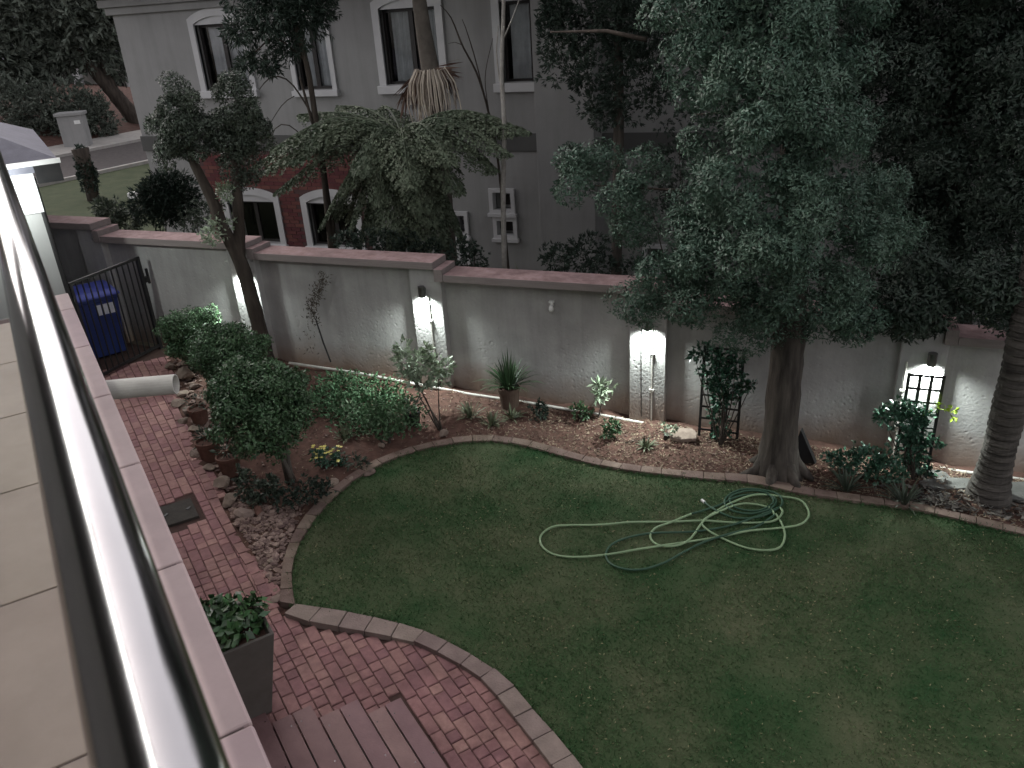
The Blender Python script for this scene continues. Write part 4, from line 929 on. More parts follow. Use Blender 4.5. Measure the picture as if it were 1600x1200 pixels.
def frond(C, E, lift, pl, npin, droop=.35, wd=.05, seg=26):
    """an arching compound leaf from C to E"""
    mb = MB(); C = np.asarray(C, float); E = np.asarray(E, float); ts = np.linspace(0, 1, seg); ax = E-C; L = np.linalg.norm(ax)
    P = np.array([C + ax*s + np.array([0, 0, lift*math.sin(math.pi*min(s*1.0, 1))**1.0*(1-s*.35)]) for s in ts]); mb.tube(P, np.linspace(.014, .003, seg), 5)
    side = unit(np.cross(ax, [0, 0, 1.])) if abs(unit(ax)[2]) < .97 else np.array([1., 0, 0])
    for s in np.linspace(.12, .99, npin):
        i = min(int(s*(seg-1)), seg-2); p = P[i] + (P[i+1]-P[i])*(s*(seg-1)-i); T = unit(P[i+1]-P[i])
        ln_ = pl*(math.sin(math.pi*(s*.86+.12))**.7)
        for sg in (-1, 1):
            d = unit(side*sg + T*random.uniform(.3, .65) + np.array([0, 0, -droop*random.uniform(.5, 1.5)])); up = unit(np.cross(d, T)*sg)
            k = 10; q = np.linspace(.06, .98, k)+random.uniform(-.02, .02); pts = p + d*ln_*q[:, None] + np.array([0, 0, -1])*(droop*.35*ln_*q**2)[:, None]
            for sg2 in (-1, 1):
                dd = np.tile(unit(T*sg2 + d*.5), (k, 1)); leaves(mb, pts, dd+rng.normal(size=(k, 3))*.12, wd*(1.05-.6*q), wd*.5, fold=.1)
    return mb
def fern(name, base, C, tips, label, cat, m=L_FERN, pl=.45, npin=36, trunk_r=.10, lift=.28, droop=.5, bark=M_BARKD, group=None, wd=.075):
    t = Thing(name, base, label, cat, group)
    mb = MB(); mb.tube(smooth_line([on(base, -.1), (np.asarray(base)+np.asarray(C))/2, C], .15), trunk_r, 10, True, .2); t.part('trunk', mb, bark, smooth=True)
    for e, lf in tips: t.part('frond', frond(C, e, lift*lf, pl, npin, droop, wd), m)
    return t
YC = 11.1; C = YP(628, 212, YC); fb = np.array([C[0], YC, tz(C[0])])
tips = [(YP(392,262,10.9), 1.5), (YP(425,232,10.5), 1.5), (YP(825,205,11.0), 1.4), (YP(795,240,10.6), 1.5), (YP(408,268,10.6), 1.1), (YP(455,252,10.4), 1.2), (YP(470,178,11.2), .7), (YP(530,165,11.9), .7), (YP(600,165,12.2), .5), (YP(800,205,11.3), 1.0), (YP(775,265,10.9), 1.2), (YP(720,300,10.5), 1.3), (YP(660,330,10.2), 1.5), (YP(590,320,10.2), 1.5), (YP(530,300,10.4), 1.3), (YP(500,355,10.9), 1.3), (YP(740,180,12.0), .6), (YP(560,390,10.7), 1.2), (YP(620,395,10.6), 1.2), (YP(690,385,10.7), 1.2), (YP(715,345,11.4), 1.2), (YP(430,300,10.9), 1.0), (YP(480,225,10.3), 1.2), (YP(560,270,9.9), 1.4), (YP(640,290,9.8), 1.5), (YP(705,255,10.0), 1.4), (YP(590,360,10.9), 1.2), (YP(655,370,11.3), 1.2), (YP(545,345,11.5), 1.1)]
for px, py, y_ in ((560,385,10.9),(580,375,10.5),(610,390,10.3),(635,385,10.9),(665,395,10.5),(700,385,11.0),(545,360,10.6),(675,350,10.4),(520,345,11.2),(725,375,11.3)): tips.append((YP(px, py, y_), random.uniform(1.1, 1.7)))
fern('tree_fern', fb, C, tips, 'big tree fern with arching feathery fronds beyond the wall', 'fern')
# pale thin trunk and bare sapling
t = Thing('thin_tree', YP(788, 425, 11.0), 'thin pale-barked bare tree trunk rising before the fourth window', 'tree')
mb, q = trunk_px([(789,460),(788,400),(786,300),(788,200),(784,110),(787,0),(784,-60)], [.042,.042,.04,.035,.03,.026,.02], y=11.0, n=8)
for pts in ([(787,60),(800,30),(815,-10)], [(786,150),(776,90),(779,40)]):
    m2, _ = trunk_px(pts, [.014,.01,.006], y=11.0, n=5); mb.add(np.vstack(m2.v), sum([[tuple(z) for z in f] for f in m2.f], []))
t.part('trunk', mb, M_BARKW, smooth=True)
t = Thing('bare_sapling', YP(775, 300, 12.2), 'leafless thin sapling with curved dark twigs beside the palm', 'sapling')
mb = MB()
for pts, r in (([(800,480),(778,250),(762,170),(745,115),(722,70),(705,28),(688,8)], [.02,.02,.018,.016,.014,.01,.006]), ([(757,150),(742,90),(728,45),(722,30)], [.01,.009,.007,.004]), ([(764,175),(758,120),(770,60)], [.008,.006,.004]), ([(722,70),(712,66),(700,68)], [.007,.005,.003])):
    m2, _ = trunk_px(pts, r, y=12.2, n=6); mb.add(np.vstack(m2.v), sum([[tuple(z) for z in f] for f in m2.f], []))
t.part('twig', mb, M_BARKD, smooth=True)
# ringed palm trunk at the right edge
pbse = G(1542, 782); t = Thing('palm', pbse, 'stout palm trunk with ring scars by the lawn at the right edge', 'palm')
z0 = pbse[2]; zz = np.arange(0, 6.6, .017); lean = np.column_stack([pbse[0]+.02*np.sin(zz), pbse[1]+.015*np.cos(zz), z0-.03+zz])
rr = .150 + .10*np.exp(-zz/.2) + .014*(1-((zz/.085) % 1.0)) + .006*np.sin(zz*7)
mb = MB(); mb.tube(lean, rr, 20, True, .025); t.part('trunk', mb, M_BARKR)
for k in range(11):
    a = k*2*math.pi/11; Cc = lean[-1]; e = Cc + np.array([math.cos(a)*1.9, math.sin(a)*1.9, .55+.25*math.sin(k*2.2)]); t.part('frond', frond(Cc, e, .6, .5, 24, .3, .09), L_DARK)
T5c = q = YP(648, -70, 11.6)
pt2 = [o for o in bpy.data.objects if o.name == 'palm'][0]
for k in range(16):
    a = k*2*math.pi/16+.2; e = T5c + np.array([math.cos(a)*1.9, math.sin(a)*1.7, .35+.2*math.sin(k*3)]); fm = frond(T5c, e, .7, .5, 22, .5, .09)
    o = link('frond', fm.mesh('frond', np.array(pt2.location)), L_DARK, pt2)

# far side of the street
FT = G(110, 222); FD = hd(FT)
def far_tree(base, blobs, trunks, dist, label, n=2600, m=L_FAR, L=.30, name='street_tree', cat='tree', group=None):
    t = Thing(name, base, label, cat, group)
    if trunks:
        mb = MB()
        for pts, r in trunks: m2, _ = trunk_px(pts, r, dist, n=8); mb.add(np.vstack(m2.v), sum([[tuple(z) for z in f] for f in m2.f], []))
        t.part('trunk', mb, M_BARKD, smooth=True)
    mb = MB(); bl = pxblobs(blobs, dist, 0); tot = sum(r*r for _, r in bl)
    for c, r in bl: P, D = blob(c, r, int(n*r*r/tot)+5, shell=.45, lump=.35); rosette_leaves(mb, P, D, 7, L, L*.34)
    t.part('crown', mb, m); return t
far_tree(HD(228, 205, FD+3), [(40,25,62),(115,20,62),(165,40,42,1),(15,85,48),(85,80,40),(-40,60,70),(150,-45,80),(60,-60,90),(172,75,18),(130,75,24),(45,115,22),(190,110,14)], [([(235,225),(212,188),(190,160),(160,125),(135,95),(108,68),(90,30)], [.42,.36,.32,.28,.24,.2,.1]), ([(190,160),(165,110),(150,60)], [.2,.14,.08]), ([(225,190),(200,165),(185,150)], [.16,.12,.08])], FD+3, 'large dark street tree with a leaning trunk across the road', 5200, L_FAR, .34)
far_tree(FT, [(50,170,34),(95,165,34),(130,175,30),(155,190,24),(70,195,30),(110,200,26),(25,165,26),(150,165,18),(168,205,10)], None, FD+.8, 'rounded dark hedge beside the letterbox pillar across the road', 2600, L_FAR, .16, 'hedge', 'hedge')
lp0 = G(124, 229); lpm = MB(); s = .44
lpm.box((-s, -s*.7, -.1), (s, s*.7, 1.15)); lpm.box((-s-.06, -s*.7-.06, 1.15), (s+.06, s*.7+.06, 1.27))
def orient(mb, base, a):
    c, sn = math.cos(a), math.sin(a); mb.v = [v @ np.array([[c, sn, 0], [-sn, c, 0], [0, 0, 1]]) + base for v in mb.v]; return mb
t = Thing('letterbox_pillar', lp0, 'pale plastered letterbox pillar standing across the road', 'pillar'); t.part('pillar_body', orient(lpm, lp0, .55), M_FAC, bev=.02)
m2 = MB(); m2.box((.15, -s*.7-.02, .85), (.36, -s*.7-.001, .98)); t.part('letter_slot', orient(m2, lp0, .55), M_WHITE)
st = G(147, 312); mb = MB(); mb.tube([st+[0, 0, -.1], st+[.02, 0, .7], st+[-.03, 0, 1.4]], [.17, .15, .24], 10, True, .25); t = Thing('tree_stump', st, 'dark upright leafy stump on the verge before the road', 'stump'); t.part('stump_wood', mb, M_BARKD, smooth=True)
mb = MB(); P, D = blob(st+[0, 0, .85], .34, 520, shell=.6); P[:, 2] = st[2]+.78+(P[:, 2]-st[2]-.85)*2.1; P[:, :2] = st[:2]+(P[:, :2]-st[:2])*.75; rosette_leaves(mb, P, D, 4, .09, .04); t.part('creeper', mb, L_DARK)
wbx = G(214, 309); mb = MB(); mb.box((-.2, -.12, 0), (.2, .12, .16)); single('cable_box', orient(mb, wbx, .3), M_WHITE, 'small white box standing on the verge among the shrubs', 'box', wbx, bev=.01)
# house far behind
fh = HD(140, 150, 52); t = Thing('far_house', [fh[0], fh[1], .8], 'pale house with white columns half hidden behind the street tree', 'house')
mb = MB(); mb.box((-9, 0, 0), (9, 7, 3.1)); t.part('wall', orient(mb, t.loc, .55), M_CONC)
mb = MB(); mb.add([(-10, -1.6, 3.1), (10, -1.6, 3.1), (10, 8, 3.1), (-10, 8, 3.1), (-7, 3.2, 5.6), (7, 3.2, 5.6)], [(0, 1, 5, 4), (1, 2, 5), (2, 3, 4, 5), (3, 0, 4), (3, 2, 1, 0)]); t.part('roof', orient(mb, t.loc, .55), M_ROOFT)
for k in range(7): mb = MB(); mb.box((-8+k*2.6, -1.4, 0), (-7.6+k*2.6, -1.0, 3.09)); t.part('column', orient(mb, t.loc, .55), M_TRIM)
for k in range(6): mb = MB(); mb.box((-7+k*2.6, -.04, 1.0), (-5.9+k*2.6, -.002, 2.2)); t.part('window', orient(mb, t.loc, .55), M_DARKFRAME)
mb = MB()
for k in range(70):
    a = math.radians(random.uniform(-75, 45)); d = random.uniform(62, 80); c = np.array([math.sin(a)*d, math.cos(a)*d, random.uniform(1, 8)])
    P, D = blob(c, random.uniform(4, 6.5), 90, shell=.6, lump=.3); rosette_leaves(mb, P, D, 5, 1.3, .6)
struct('distant_trees', mb, L_FAR, kind='stuff')

# ------------------------------------------------------------------ shrubs beyond the wall
def pbush(px, py, r, base, label, m, name='shrub', n=1500, L=.06, Wd=.024, blobs=None, y=None, **k):
    D_ = hd(base); bl = pxblobs(blobs or [(px, py, r)], D_, 0); return bush(name, base, bl, m, label, n=n, L=L, Wd=Wd, **k)
def atY(px, y): p = YP(px, 400, y); p[2] = tz(p[0]); return p
pbush(0, 0, 0, atY(262, 11.2), 'dark bushy shrub behind the wall left of the forked tree', L_DARK, blobs=[(240,305,26),(265,292,28),(285,312,26),(228,322,22),(258,328,26)], n=9000, L=.10, shell=.35)
pbush(0, 0, 0, atY(185, 12.0), 'low grey-green shrub on the verge side of the wall', L_TOP, blobs=[(172,335,20),(200,345,18),(160,322,12)], n=2400, L=.09, shell=.35)
pbush(0, 0, 0, atY(320, 11.0), 'loose twiggy shrub behind the wall at the foot of the house corner', L_TOP, blobs=[(318,335,22),(300,345,18),(335,320,16)], n=1000, L=.07)
pbush(0, 0, 0, atY(600, 10.2), 'dark low shrub under the tree fern behind the wall', L_DARK, blobs=[(570,380,22),(605,378,24),(640,385,22),(540,378,20),(675,388,18)], n=2600, L=.06)
pbush(0, 0, 0, atY(740, 10.4), 'small leafy shrub behind the coping step beside the little windows', L_DARK, blobs=[(715,400,18),(745,405,16),(730,385,14)], n=900, L=.06)
pbush(0, 0, 0, atY(880, 10.6), 'dim shrub behind the wall below the chimney breast', L_DARK, blobs=[(870,405,26),(910,400,34),(940,415,24),(990,425,26)], n=2400, L=.07)
pbush(0, 0, 0, atY(1080, 12.6), 'dark shrub against the house right of the straight trunk', L_DARK, blobs=[(1060,245,34),(1100,250,34),(1020,300,40),(1080,320,50),(1030,260,20)], n=3200, L=.08)
tuft('palm_seedling', atY(832, 10.5)+np.array([0, 0, .55]), 'arching thin leaves of a young palm behind the wall', 26, 1.0, .02, L_TUFT, 'plant', droop=.5)

# ------------------------------------------------------------------ clipped shrubs along the path
b1, b2, b3 = G(300, 585), G(362, 640), G(455, 752)
pbush(0, 0, 0, b1, 'round shrub nearest the gate beside the path', L_BUSH, blobs=[(290,512,36,0),(272,520,24,-.1),(312,520,26,.1),(296,535,28,-.2),(318,497,20,.1)], n=11000, L=.042, Wd=.022, shell=.72)
pbush(0, 0, 0, b2, 'middle round shrub between the gate shrub and the largest shrub', L_BUSH, blobs=[(348,545,38,0),(325,558,28,-.1),(378,550,36,.1),(350,575,34,-.2),(395,538,22,.2),(325,532,22,.1)], n=13000, L=.043, Wd=.022, shell=.72)
pbush(0, 0, 0, b3, 'largest round shrub with pale forked stem in the bed corner', L_BUSH, blobs=[(400,615,54,0),(358,622,36,-.1),(445,635,46,.1),(395,660,46,-.2),(350,665,24,-.2),(455,605,30,.3),(425,588,26,.2),(380,590,26,.1),(435,678,30,-.1),(475,628,20,.2),(385,690,20,-.1)], n=24000, L=.044, Wd=.023, shell=.72, sr=.035, bark=M_BARKP)

# ------------------------------------------------------------------ bed plants
def gplant(px, py, label, m, blobs, n=500, L=.07, Wd=.03, name='plant', cat='plant', **k):
    base = G(px, py); return bush(name, base, pxblobs(blobs, hd(base), 0), m, label, cat, n=n, L=L, Wd=Wd, **k)
gc = [(px, py) for px, py in ((520,575),(545,572),(572,580),(600,590),(510,592),(535,590),(560,595),(585,603),(610,610),(525,608),(550,612),(575,618),(600,625),(625,628),(515,622),(540,630),(565,636),(590,640),(500,605),(620,605),(640,640),(555,650))]
mb = MB()
for px, py in gc:
    c = G(px, py+18, .06+random.uniform(0, .10)); P, D = blob(c, .31, 170, shell=.2, lump=.35, flat=.34); P = P[P[:, 1] < 9.3]; D = D[:len(P)]
    leaves(mb, P, D*[1, 1, .4]+[0, -.2, .35]+rng.normal(size=P.shape)*.4, .062, .036)
single('ground_cover', mb, L_BRIGHT, 'wide patch of bright green leafy ground cover at the wall foot', 'plant', G(565, 640))
gplant(690, 672, 'pale variegated climber on crossed stakes below the second lamp', L_VARI, [(655,572,24,.45),(632,560,18,.5),(680,570,22,.5),(660,595,20,.35),(640,585,16,.4),(690,590,14,.5),(700,575,10,.5),(630,545,12,.5),(668,550,14,.5)], n=1000, L=.085, Wd=.036, name='climber', cat='climber', shell=.2, stems=5, sr=.012, bark=M_BARKD)
gplant(603, 692, 'bushy green plant with small leaves left of the black pot', L_BUSH, [(600,655,24,0),(585,645,18,.1),(620,660,18,0),(598,675,18,-.1),(630,640,16,.2),(578,665,12,0)], n=1300, L=.05, Wd=.025, shell=.3)
gplant(548, 650, 'pale leafy seedling on the bare red soil', L_VARI, [(548,640,12,0)], n=60, L=.09, Wd=.04, shell=.2, sr=.006)
gplant(517, 728, 'daisy bush with yellow flowers in the bed corner', L_GLOSS, [(512,716,18,0),(530,722,14,0),(495,714,12,0)], n=800, L=.045, Wd=.02, name='daisy_bush', shell=.3)
dz = [o for o in bpy.data.objects if o.name == 'daisy_bush'][0]; dbase = np.array(dz.location)
for i in range(26):
    a, r_ = random.uniform(0, 6.28), random.uniform(.02, .19); c = G(512+random.uniform(-26, 24), 712+random.uniform(-16, 10), .13+random.uniform(0, .08)); fm = MB(); r_ = .03*random.uniform(.8, 1.25)
    fm.add([c+[0, 0, .004]] + [c + np.array([math.cos(k*math.pi/6)*r_*(1 if k % 2 else .55), math.sin(k*math.pi/6)*r_*(1 if k % 2 else .55), 0]) for k in range(12)], [(0, 1+k, 1+(k+1) % 12) for k in range(12)])
    o = link('flower', fm.mesh('flower', dbase), M_YEL, dz)
gplant(905, 655, 'small dark leafy plant at the wall foot before the bare panel', L_BUSH, [(905,642,14,0),(918,645,10,0)], n=220, L=.06, Wd=.025, shell=.2)
gplant(845, 655, 'small dark shrub right of the spiky potted plant', L_DARK, [(842,640,16,0),(852,645,10,0)], n=330, L=.05, Wd=.022, shell=.2)
gplant(935, 652, 'pale broad-leaved sapling lit by the third lamp', L_VARI, [(940,612,12,0),(930,618,9,0),(950,606,8,.1),(936,600,7,0)], n=48, L=.11, Wd=.045, name='sapling', cat='sapling', shell=.1, sr=.008, stems=2)
gplant(956, 682, 'small round leafy plant in the mulch below the pale sapling', L_BUSH, [(956,666,14,0),(950,674,10,-.1)], n=260, L=.055, Wd=.026, shell=.2)
gplant(1345, 745, 'low glossy dark-leaved shrub left of the bare-topped trellis', L_GLOSS, [(1325,720,22,0),(1355,720,24,0),(1382,722,20,0),(1305,715,14,0),(1400,740,18,-.1),(1370,735,18,-.1)], n=1900, L=.05, Wd=.028, shell=.35)
gplant(400, 785, 'sprawling leafy ground plant by the path rocks', L_TOP, [(385,755,18,0),(410,770,20,0),(395,780,16,0),(430,775,16,0),(375,740,12,0),(420,750,14,0)], n=700, L=.06, Wd=.035, stem=False, shell=.25)
gplant(478, 790, 'low dark spreading plant under the largest shrub', L_DARK, [(470,770,24,0),(495,765,20,0),(450,780,18,0),(510,760,14,0)], n=800, L=.05, Wd=.022, stem=False, shell=.25)
gplant(560, 735, 'thin weedy sprigs at the edging beside the daisies', L_TOP, [(556,722,12,0),(570,728,10,0)], n=120, L=.07, Wd=.02, shell=.2, sr=.004)
gplant(975, 690, 'tiny pale-leaved plant beside the stone slab', L_VARI, [(1042,672,9,0),(1052,668,7,0)], n=60, L=.05, Wd=.025, shell=.2, sr=.004)
for (px, py, L_, lab) in ((735,655,.30,'pale grassy tuft in front of the potted spiky plant'), (768,665,.24,'smaller pale grassy tuft by the lawn edge'), (800,655,.22,'grassy tuft right beside the spiky plant pot'), (540,688,.26,'dry grassy tuft on the red soil near the daisies'), (1322,768,.34,'arching grassy plant at the edging before the low glossy shrub'), (1412,790,.38,'larger arching grassy plant below the bare-topped trellis'), (1010,700,.16,'small dark sprouting tuft left of the stone slab')):
    tuft('grass_tuft', G(px, py), lab, 46, L_, .011, L_TUFT if L_ < .32 else L_TOP, 'grass tuft')
# spiky plant in its pot
def pot(px, py, rt, rb, h, label, m=M_TERRA, plant=None):
    b = G(px, py); t = Thing('plant_pot', b, label, 'pot'); mb = MB()
    mb.lathe(b, [(0, 0), (rb, 0), (rt*.93, h*.82), (rt, h*.84), (rt, h), (rt*.88, h), (rt*.84, h*.85), (0, h*.85)], 22); t.part('pot_shell', mb, m, smooth=False)
    mb = MB(); mb.lathe(b+[0, 0, h*.86], [(rt*.83, 0), (0, .01)], 16); t.part('soil', mb, M_SOIL); return b, h
b, h = pot(797, 636, .15, .12, .30, 'brown pot holding the spiky plant against the wall', mat('brown_pot', (.09, .06, .045), (.13, .09, .07), rough=.8))
tuft('spiky_plant', b+[0, 0, h*.86], 'spiky domed green plant growing in the brown pot at the wall', 170, .46, .010, L_BUSH, 'plant', droop=.55, lift=1.15)
b, h = pot(646, 662, .11, .085, .19, 'black nursery pot among the bed plants', M_BLACK)
gp = MB(); P, D = blob(b+[0, 0, h+.08], .12, 40, shell=.2); leaves(gp, P, D+[0, 0, .5], .09, .03); Thing('potted_seedling', b+[0, 0, h*.85], 'little leafy seedling in the black nursery pot', 'plant').part('foliage', gp, L_TOP)
for (px, py, rt, h_, lab, pl_lab, rpl) in ((314,660,.13,.22,'terracotta pot farthest along the path edge under the round shrubs','trailing plant in the farthest terracotta pot',.16), (331,718,.15,.27,'dark terracotta pot standing on a flat path rock','small plant in the dark terracotta pot on the flat rock',.13), (362,740,.14,.25,'paler terracotta pot beside the largest shrub','wispy plant in the paler terracotta pot',.13)):
    b, h = pot(px, py, rt, rt*.72, h_, lab); gp = MB(); P, D = blob(b+[0, 0, h+.07], rpl, 70, shell=.15); leaves(gp, P, D+[0, 0, .4], .075, .024); Thing('potted_plant', b+[0, 0, h*.85], pl_lab, 'plant').part('foliage', gp, L_TOP)
# leaning dry weed against the wall
wb0 = G(516, 560); t = Thing('leaning_weed', wb0, 'tall dry feathery weed on a dark stake leaning against the wall', 'plant')
mb = MB(); P0 = [YP(517, 566, 9.1), YP(505, 535, 9.15), YP(493, 498, 9.24)]; mb.tube(P0, [.012, .012, .009], 6); t.part('stake', mb, M_BLACK)
mb = MB(); sk = MB(); A = smooth_line([YP(493, 500, 9.24), YP(487, 480, 9.28), YP(497, 455, 9.3), YP(506, 430, 9.3)], .02); sk.tube(A, .005, 4); t.part('stalk', sk, M_BARKD)
for p in A: leaves(mb, p+rng.normal(size=(9, 3))*[.05, .03, .04], rng.normal(size=(9, 3))*[1, .4, 1]+[0, 0, -.2], .06, .014)
A = smooth_line([YP(490, 505, 9.22), YP(482, 530, 9.15), YP(488, 560, 9.05)], .03)
for p in A: leaves(mb, p+rng.normal(size=(3, 3))*[.10, .05, .05], rng.normal(size=(3, 3)), .05, .014)
t.part('dry_leaves', mb, leafmat('dry_stalk', (.05, .04, .03), (.10, .08, .06)))
# trellises with climbers
def trellis(x0, x1, ncol, z0, z1, ybot, ytop, nrail, label, top_splay=0.0):
    t = Thing('trellis', ((x0+x1)/2, ybot, z0), label, 'trellis')
    def P(s, q): return np.array([(x0+(x1-x0)*s) + (s-.5)*top_splay*q, ybot+(ytop-ybot)*q, z0+(z1-z0)*q])
    for k in range(ncol):
        mb = MB(); a, b = P(k/(ncol-1), -.0), P(k/(ncol-1), 1.0); mb.prism([a+[-.016, -.01, 0], a+[.016, -.01, 0], a+[.016, .01, 0], a+[-.016, .01, 0]], b-a); t.part('upright', mb, M_BLACK)
    for k in range(nrail):
        q = .12+.87*k/(nrail-1); a, b = P(0, q), P(1, q); o = np.array([0, -.0105, 0]); mb = MB()
        mb.prism([a+o+[0, -.007, -.012], a+o+[0, 0, -.012], a+o+[0, 0, .012], a+o+[0, -.007, .012]], b-a); t.part('rail', mb, M_BLACK)
    return t
g1 = G(1130, 690); gA = G(1100, 688); 
trellis(-1.29, -.83, 4, tz(-1)-.02, 1.12, 9.06, 9.24, 8, 'black square lattice trellis mostly hidden by a climber on the wall')
g2 = G(1430, 742); xa = YP(1402, 700, 9.0)[0]; xb = YP(1455, 700, 9.0)[0]
trellis(xa, xb, 4, tz(xa)-.02, YP(1430, 584, 9.0)[2], 9.0, 9.0, 8, 'black square lattice trellis with bare top in front of the lit pillar')
def climber(base, blobs, y, label, m, n, L=.07, Wd=.038):
    t = Thing('climber', base, label, 'climber'); mb = MB(); tot = sum(b[2]**2 for b in blobs); sb = MB()
    for px, py, r in blobs:
        c = YP(px, py, y); rr = r/F*np.linalg.norm(c-[0, 0, H]); P, D = blob(c, rr, int(n*r*r/tot)+3, shell=.15, lump=.3); P[:, 1] = y+(P[:, 1]-y)*.45; P[:, 1] = np.minimum(P[:, 1], 9.3); rosette_leaves(mb, P, D*[1, .5, 1]+[0, -.6, 0], 2, L, Wd)
        sb.tube([np.asarray(base), (np.asarray(base)+c)/2+rng.normal(size=3)*.05, c], [.008, .007, .003], 5)
    t.part('vine_stem', sb, M_BARKD); t.part('foliage', mb, m); return t
climber(G(1125, 700), [(1120,560,22),(1100,548,16),(1140,580,22),(1118,600,22),(1125,625,20),(1140,610,18),(1120,650,16),(1128,675,14),(1160,605,14),(1175,600,9),(1085,555,12),(1150,560,16),(1105,580,14),(1115,690,10)], 9.03, 'glossy leafy climber covering the hidden trellis beside the big trunk', L_GLOSS, 640)
climber(G(1428, 750), [(1395,648,18),(1380,652,12),(1415,640,14),(1425,665,20),(1440,650,18),(1420,690,20),(1440,690,16),(1430,715,16),(1410,720,12),(1450,735,12),(1465,690,8),(1400,632,8)], 8.94, 'glossy climber growing up the bare-topped trellis', L_GLOSS, 620)
lm = MB(); 
for k, (px, py) in enumerate(((1462,634),(1470,640),(1478,643),(1486,646),(1494,645),(1490,652),(1480,636))): c = YP(px, py, 8.9); leaves(lm, c+rng.normal(size=(4, 3))*.02, rng.normal(size=(4, 3))+[.4, -.3, .1], .07, .034)
lm.tube([YP(1440, 650, 8.94), YP(1465, 637, 8.92), YP(1494, 647, 8.9)], [.005, .004, .002], 5)
single('lime_sprig', lm, L_LIME, 'yellow-green sprig sticking out to the right of the glossy climber', 'plant', YP(1440, 650, 8.94))

# ------------------------------------------------------------------ rocks and slabs
RK = [(268,572,11,.7,'low grey rock by the gate foot'), (292,566,13,.8,'pale rock highest up the path beside the gate'), (291,586,17,.8,'large pale yellowish rock behind the overflow pipe end'), (303,602,12,.5,'flat pale rock just past the pipe end'), (284,612,13,.35,'thin flat stone jutting at the pipe end'), (278,628,12,.5,'grey flat stone at the path below the pipe'), (292,640,13,.6,'grey rock left of the farthest pot'), (288,655,11,.5,'small brown rock below the farthest pot'), (303,668,13,.4,'flat brownish stone midway down the path edge'), (318,678,14,.6,'light grey squarish rock above the dark pot'), (309,702,17,.28,'flat slab rock under the dark terracotta pot'), (325,728,13,.4,'broken flat rock below the dark pot'), (350,752,16,.75,'rough rock just below the paler pot'), (362,778,17,.6,'rounded brown rock above the biggest path rock'), (377,802,20,.75,'biggest pale angular rock beside the drain cover'), (405,800,11,.8,'reddish round stone right of the biggest path rock'), (433,932,11,.35,'flat light stone at the gravel tip by the kerb'), (424,875,8,.5,'pale chip among the gravel'), (520,752,13,.5,'grey stone at the edging below the daisies'), (548,748,10,.5,'small flat stone beside the weedy sprigs'), (576,735,13,.3,'thin slate shard leaning by the edging'), (598,695,8,.6,'small pale stone at the foot of the bushy plant'), (693,678,9,.9,'upright pale stone below the crossed stakes'), (1335,700,6,.5,'small stone near the low glossy shrub')]
for i, (px, py, r, fl, lab) in enumerate(RK):
    b = G(px, py+r*.4); rr = r/F*np.linalg.norm(b-[0, 0, H]); V, Fq = rock_verts(rr, rr*.8, rr*fl, 100+i, 2)
    a = random.uniform(0, 3); c, s = math.cos(a), math.sin(a); V = V @ np.array([[c, s, 0], [-s, c, 0], [0, 0, 1]]); b = b + [0, 0, rr*fl*.55]
    mb = MB(); mb.add(V+b, Fq); single('rock', mb, M_ROCK if i not in (15,) else M_TERRA, lab, 'rock', b, 'rocks edging the path and bed')
def slab(px, py, w_, d_, h_, rot, tilt, label, m=M_SLATE, lift=0.0):
    b = G(px, py) + [0, 0, lift]; mb = MB(); r = np.random.default_rng(px)
    ang = np.sort(r.uniform(0, 6.28, 7)); ang = np.linspace(0, 6.28, 8)[:-1]+r.uniform(-.25, .25, 7)
    poly = [np.array([math.cos(a)*w_*r.uniform(.8, 1.1), math.sin(a)*d_*r.uniform(.8, 1.1), 0]) for a in ang]; Mx_ = np.array(Matrix.Rotation(rot, 3, 'Z') @ Matrix.Rotation(tilt, 3, 'X'))
    mb.prism([Mx_ @ p + b for p in poly], Mx_ @ np.array([0, 0, h_])); return single('stone_slab', mb, m, label, 'stone slab', b, bev=.008)
slab(1066, 690, .20, .15, .05, .2, .12, 'pale flat slab propped over the mulch below the third lamp', M_ROCK, .07)
slab(1482, 763, .34, .17, .04, .3, -.05, 'large grey slate slab right of the bare-topped trellis', lift=.03)
slab(1462, 748, .22, .14, .035, -.2, .05, 'smaller slate slab behind the large one', lift=.01)
slab(1600, 775, .36, .2, .045, .5, .06, 'grey slate slab behind the right-hand palm foot', lift=.03)
mb = MB(); b = G(1044, 688); mb.box((-.055, -.045, -.02), (.055, .045, .09)); single('dark_block', orient(mb, b, .2), M_BLACK, 'small dark block beside the propped slab', 'block', b, bev=.006)
b = G(1250, 722); mb = MB(); mb.prism([b+[-.12, .05, -.03], b+[.17, .05, -.03], b+[.13, .05, .06], b+[-.03, .05, .40]], np.array([.015, .05, .01])); single('dark_board', mb, M_BLACK, 'dark broken board leaning behind the big trunk', 'board', b)
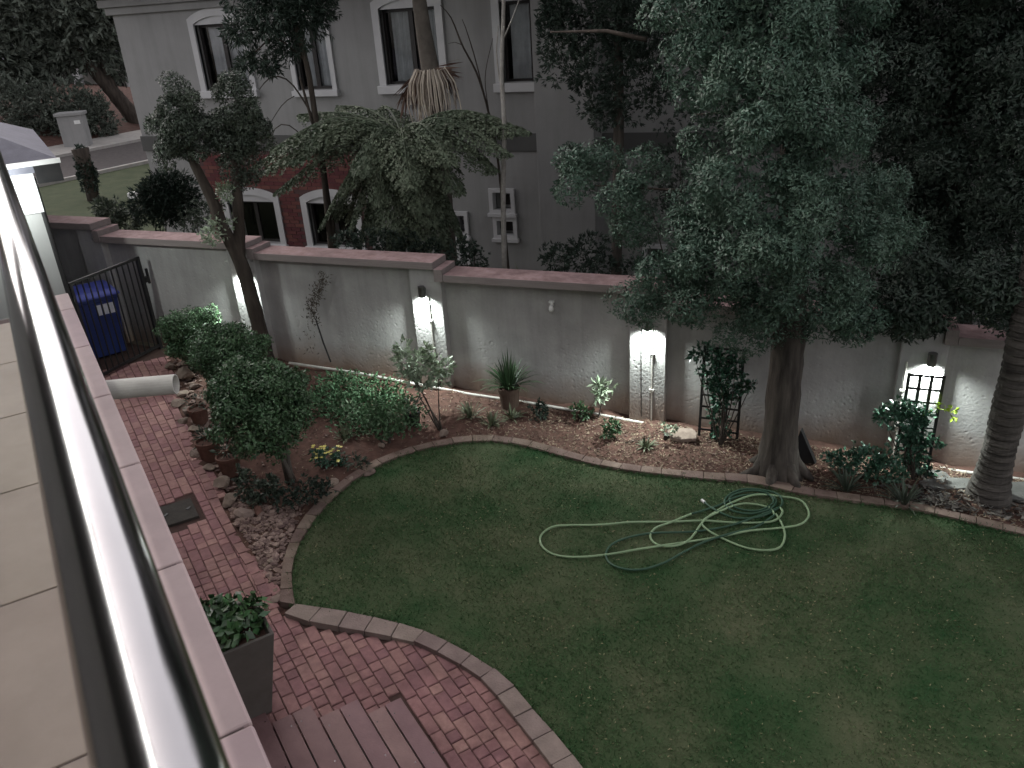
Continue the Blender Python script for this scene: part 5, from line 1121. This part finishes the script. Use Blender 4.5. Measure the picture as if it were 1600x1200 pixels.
# fallen leaves heaped at the palm foot
N = 700; c0 = G(1500, 790); P = np.column_stack([rng.normal(c0[0], .34, N), rng.normal(c0[1]-.05, .18, N)]); P = P[(P[:, 1] > 8.3)]
mb = MB(); leaves(mb, np.column_stack([P, tz(P[:, 0])+.02+rng.uniform(0, .05, len(P))]), np.column_stack([rng.normal(size=(len(P), 2)), rng.normal(size=len(P))*.3]), .10, .035, fold=.2); struct('fallen_leaves', mb, leafmat('dead_leaf', (.06, .055, .05), (.20, .18, .155), rough=.7), kind='stuff')

# ------------------------------------------------------------------ garden hose on the lawn
hp = [(1101,787),(1112,797),(1128,806),(1150,812),(1180,812),(1205,803),(1222,790),(1215,776),(1190,768),(1160,768),(1138,776),(1132,790),(1145,802),(1175,805),(1205,797),(1212,783),(1195,772),(1165,771),(1140,780),(1150,797),(1185,800),(1208,788),(1200,777),(1175,775),(1150,780),(1120,793),(1080,806),(1048,820),(1024,828),(1016,842),(1026,853),(1048,857),(1070,852),(1084,838),(1097,820),(1112,806),(1140,790),(1180,777),(1225,779),(1250,785),(1262,798),(1262,812),(1248,824),(1215,828),(1170,833),(1120,842),(1060,852),(1000,862),(950,869),(905,874),(870,870),(850,860),(844,847),(850,834),(866,826),(890,823),(940,823),(985,820),(1050,818),(1100,817),(1150,819),(1205,818),(1222,805),(1218,795),(1170,815),(1130,826),(1080,834),(1020,837),(980,843),(955,855),(947,868),(952,882),(970,892),(1000,893),(1035,884),(1070,864),(1100,850),(1140,838),(1180,826),(1210,808),(1200,795),(1160,790),(1120,805),(1097,818),(1106,832),(1134,846),(1165,859),(1196,864),(1218,858),(1226,842),(1222,822),(1212,806)]
hw = [G(*p) for p in hp]; dzh = [(.018+.014*((i*7) % 5)/4) for i in range(len(hw))]
hw = [p+np.array([0, 0, d]) for p, d in zip(hw, dzh)]
hz = Thing('garden_hose', hw[0], 'tangled green garden hose coiled and looped on the lawn', 'hose')
for a, b, m in ((0, 27, M_HOSE_DIM), (26, 64, M_HOSE_LIT), (63, 80, M_HOSE_DIM), (79, len(hw), M_HOSE_LIT)):  # one hose; lit and dim stretches are put into its colour
    mb = MB(); mb.tube(smooth_line(hw[a:b], .03), .0115, 8); hz.part('hose_run', mb, m, smooth=True)
mb = MB(); d = unit(hw[0]-hw[1]); mb.tube([hw[0], hw[0]+d*.055], [.017, .015], 12); hz.part('connector', mb, M_WHITE)
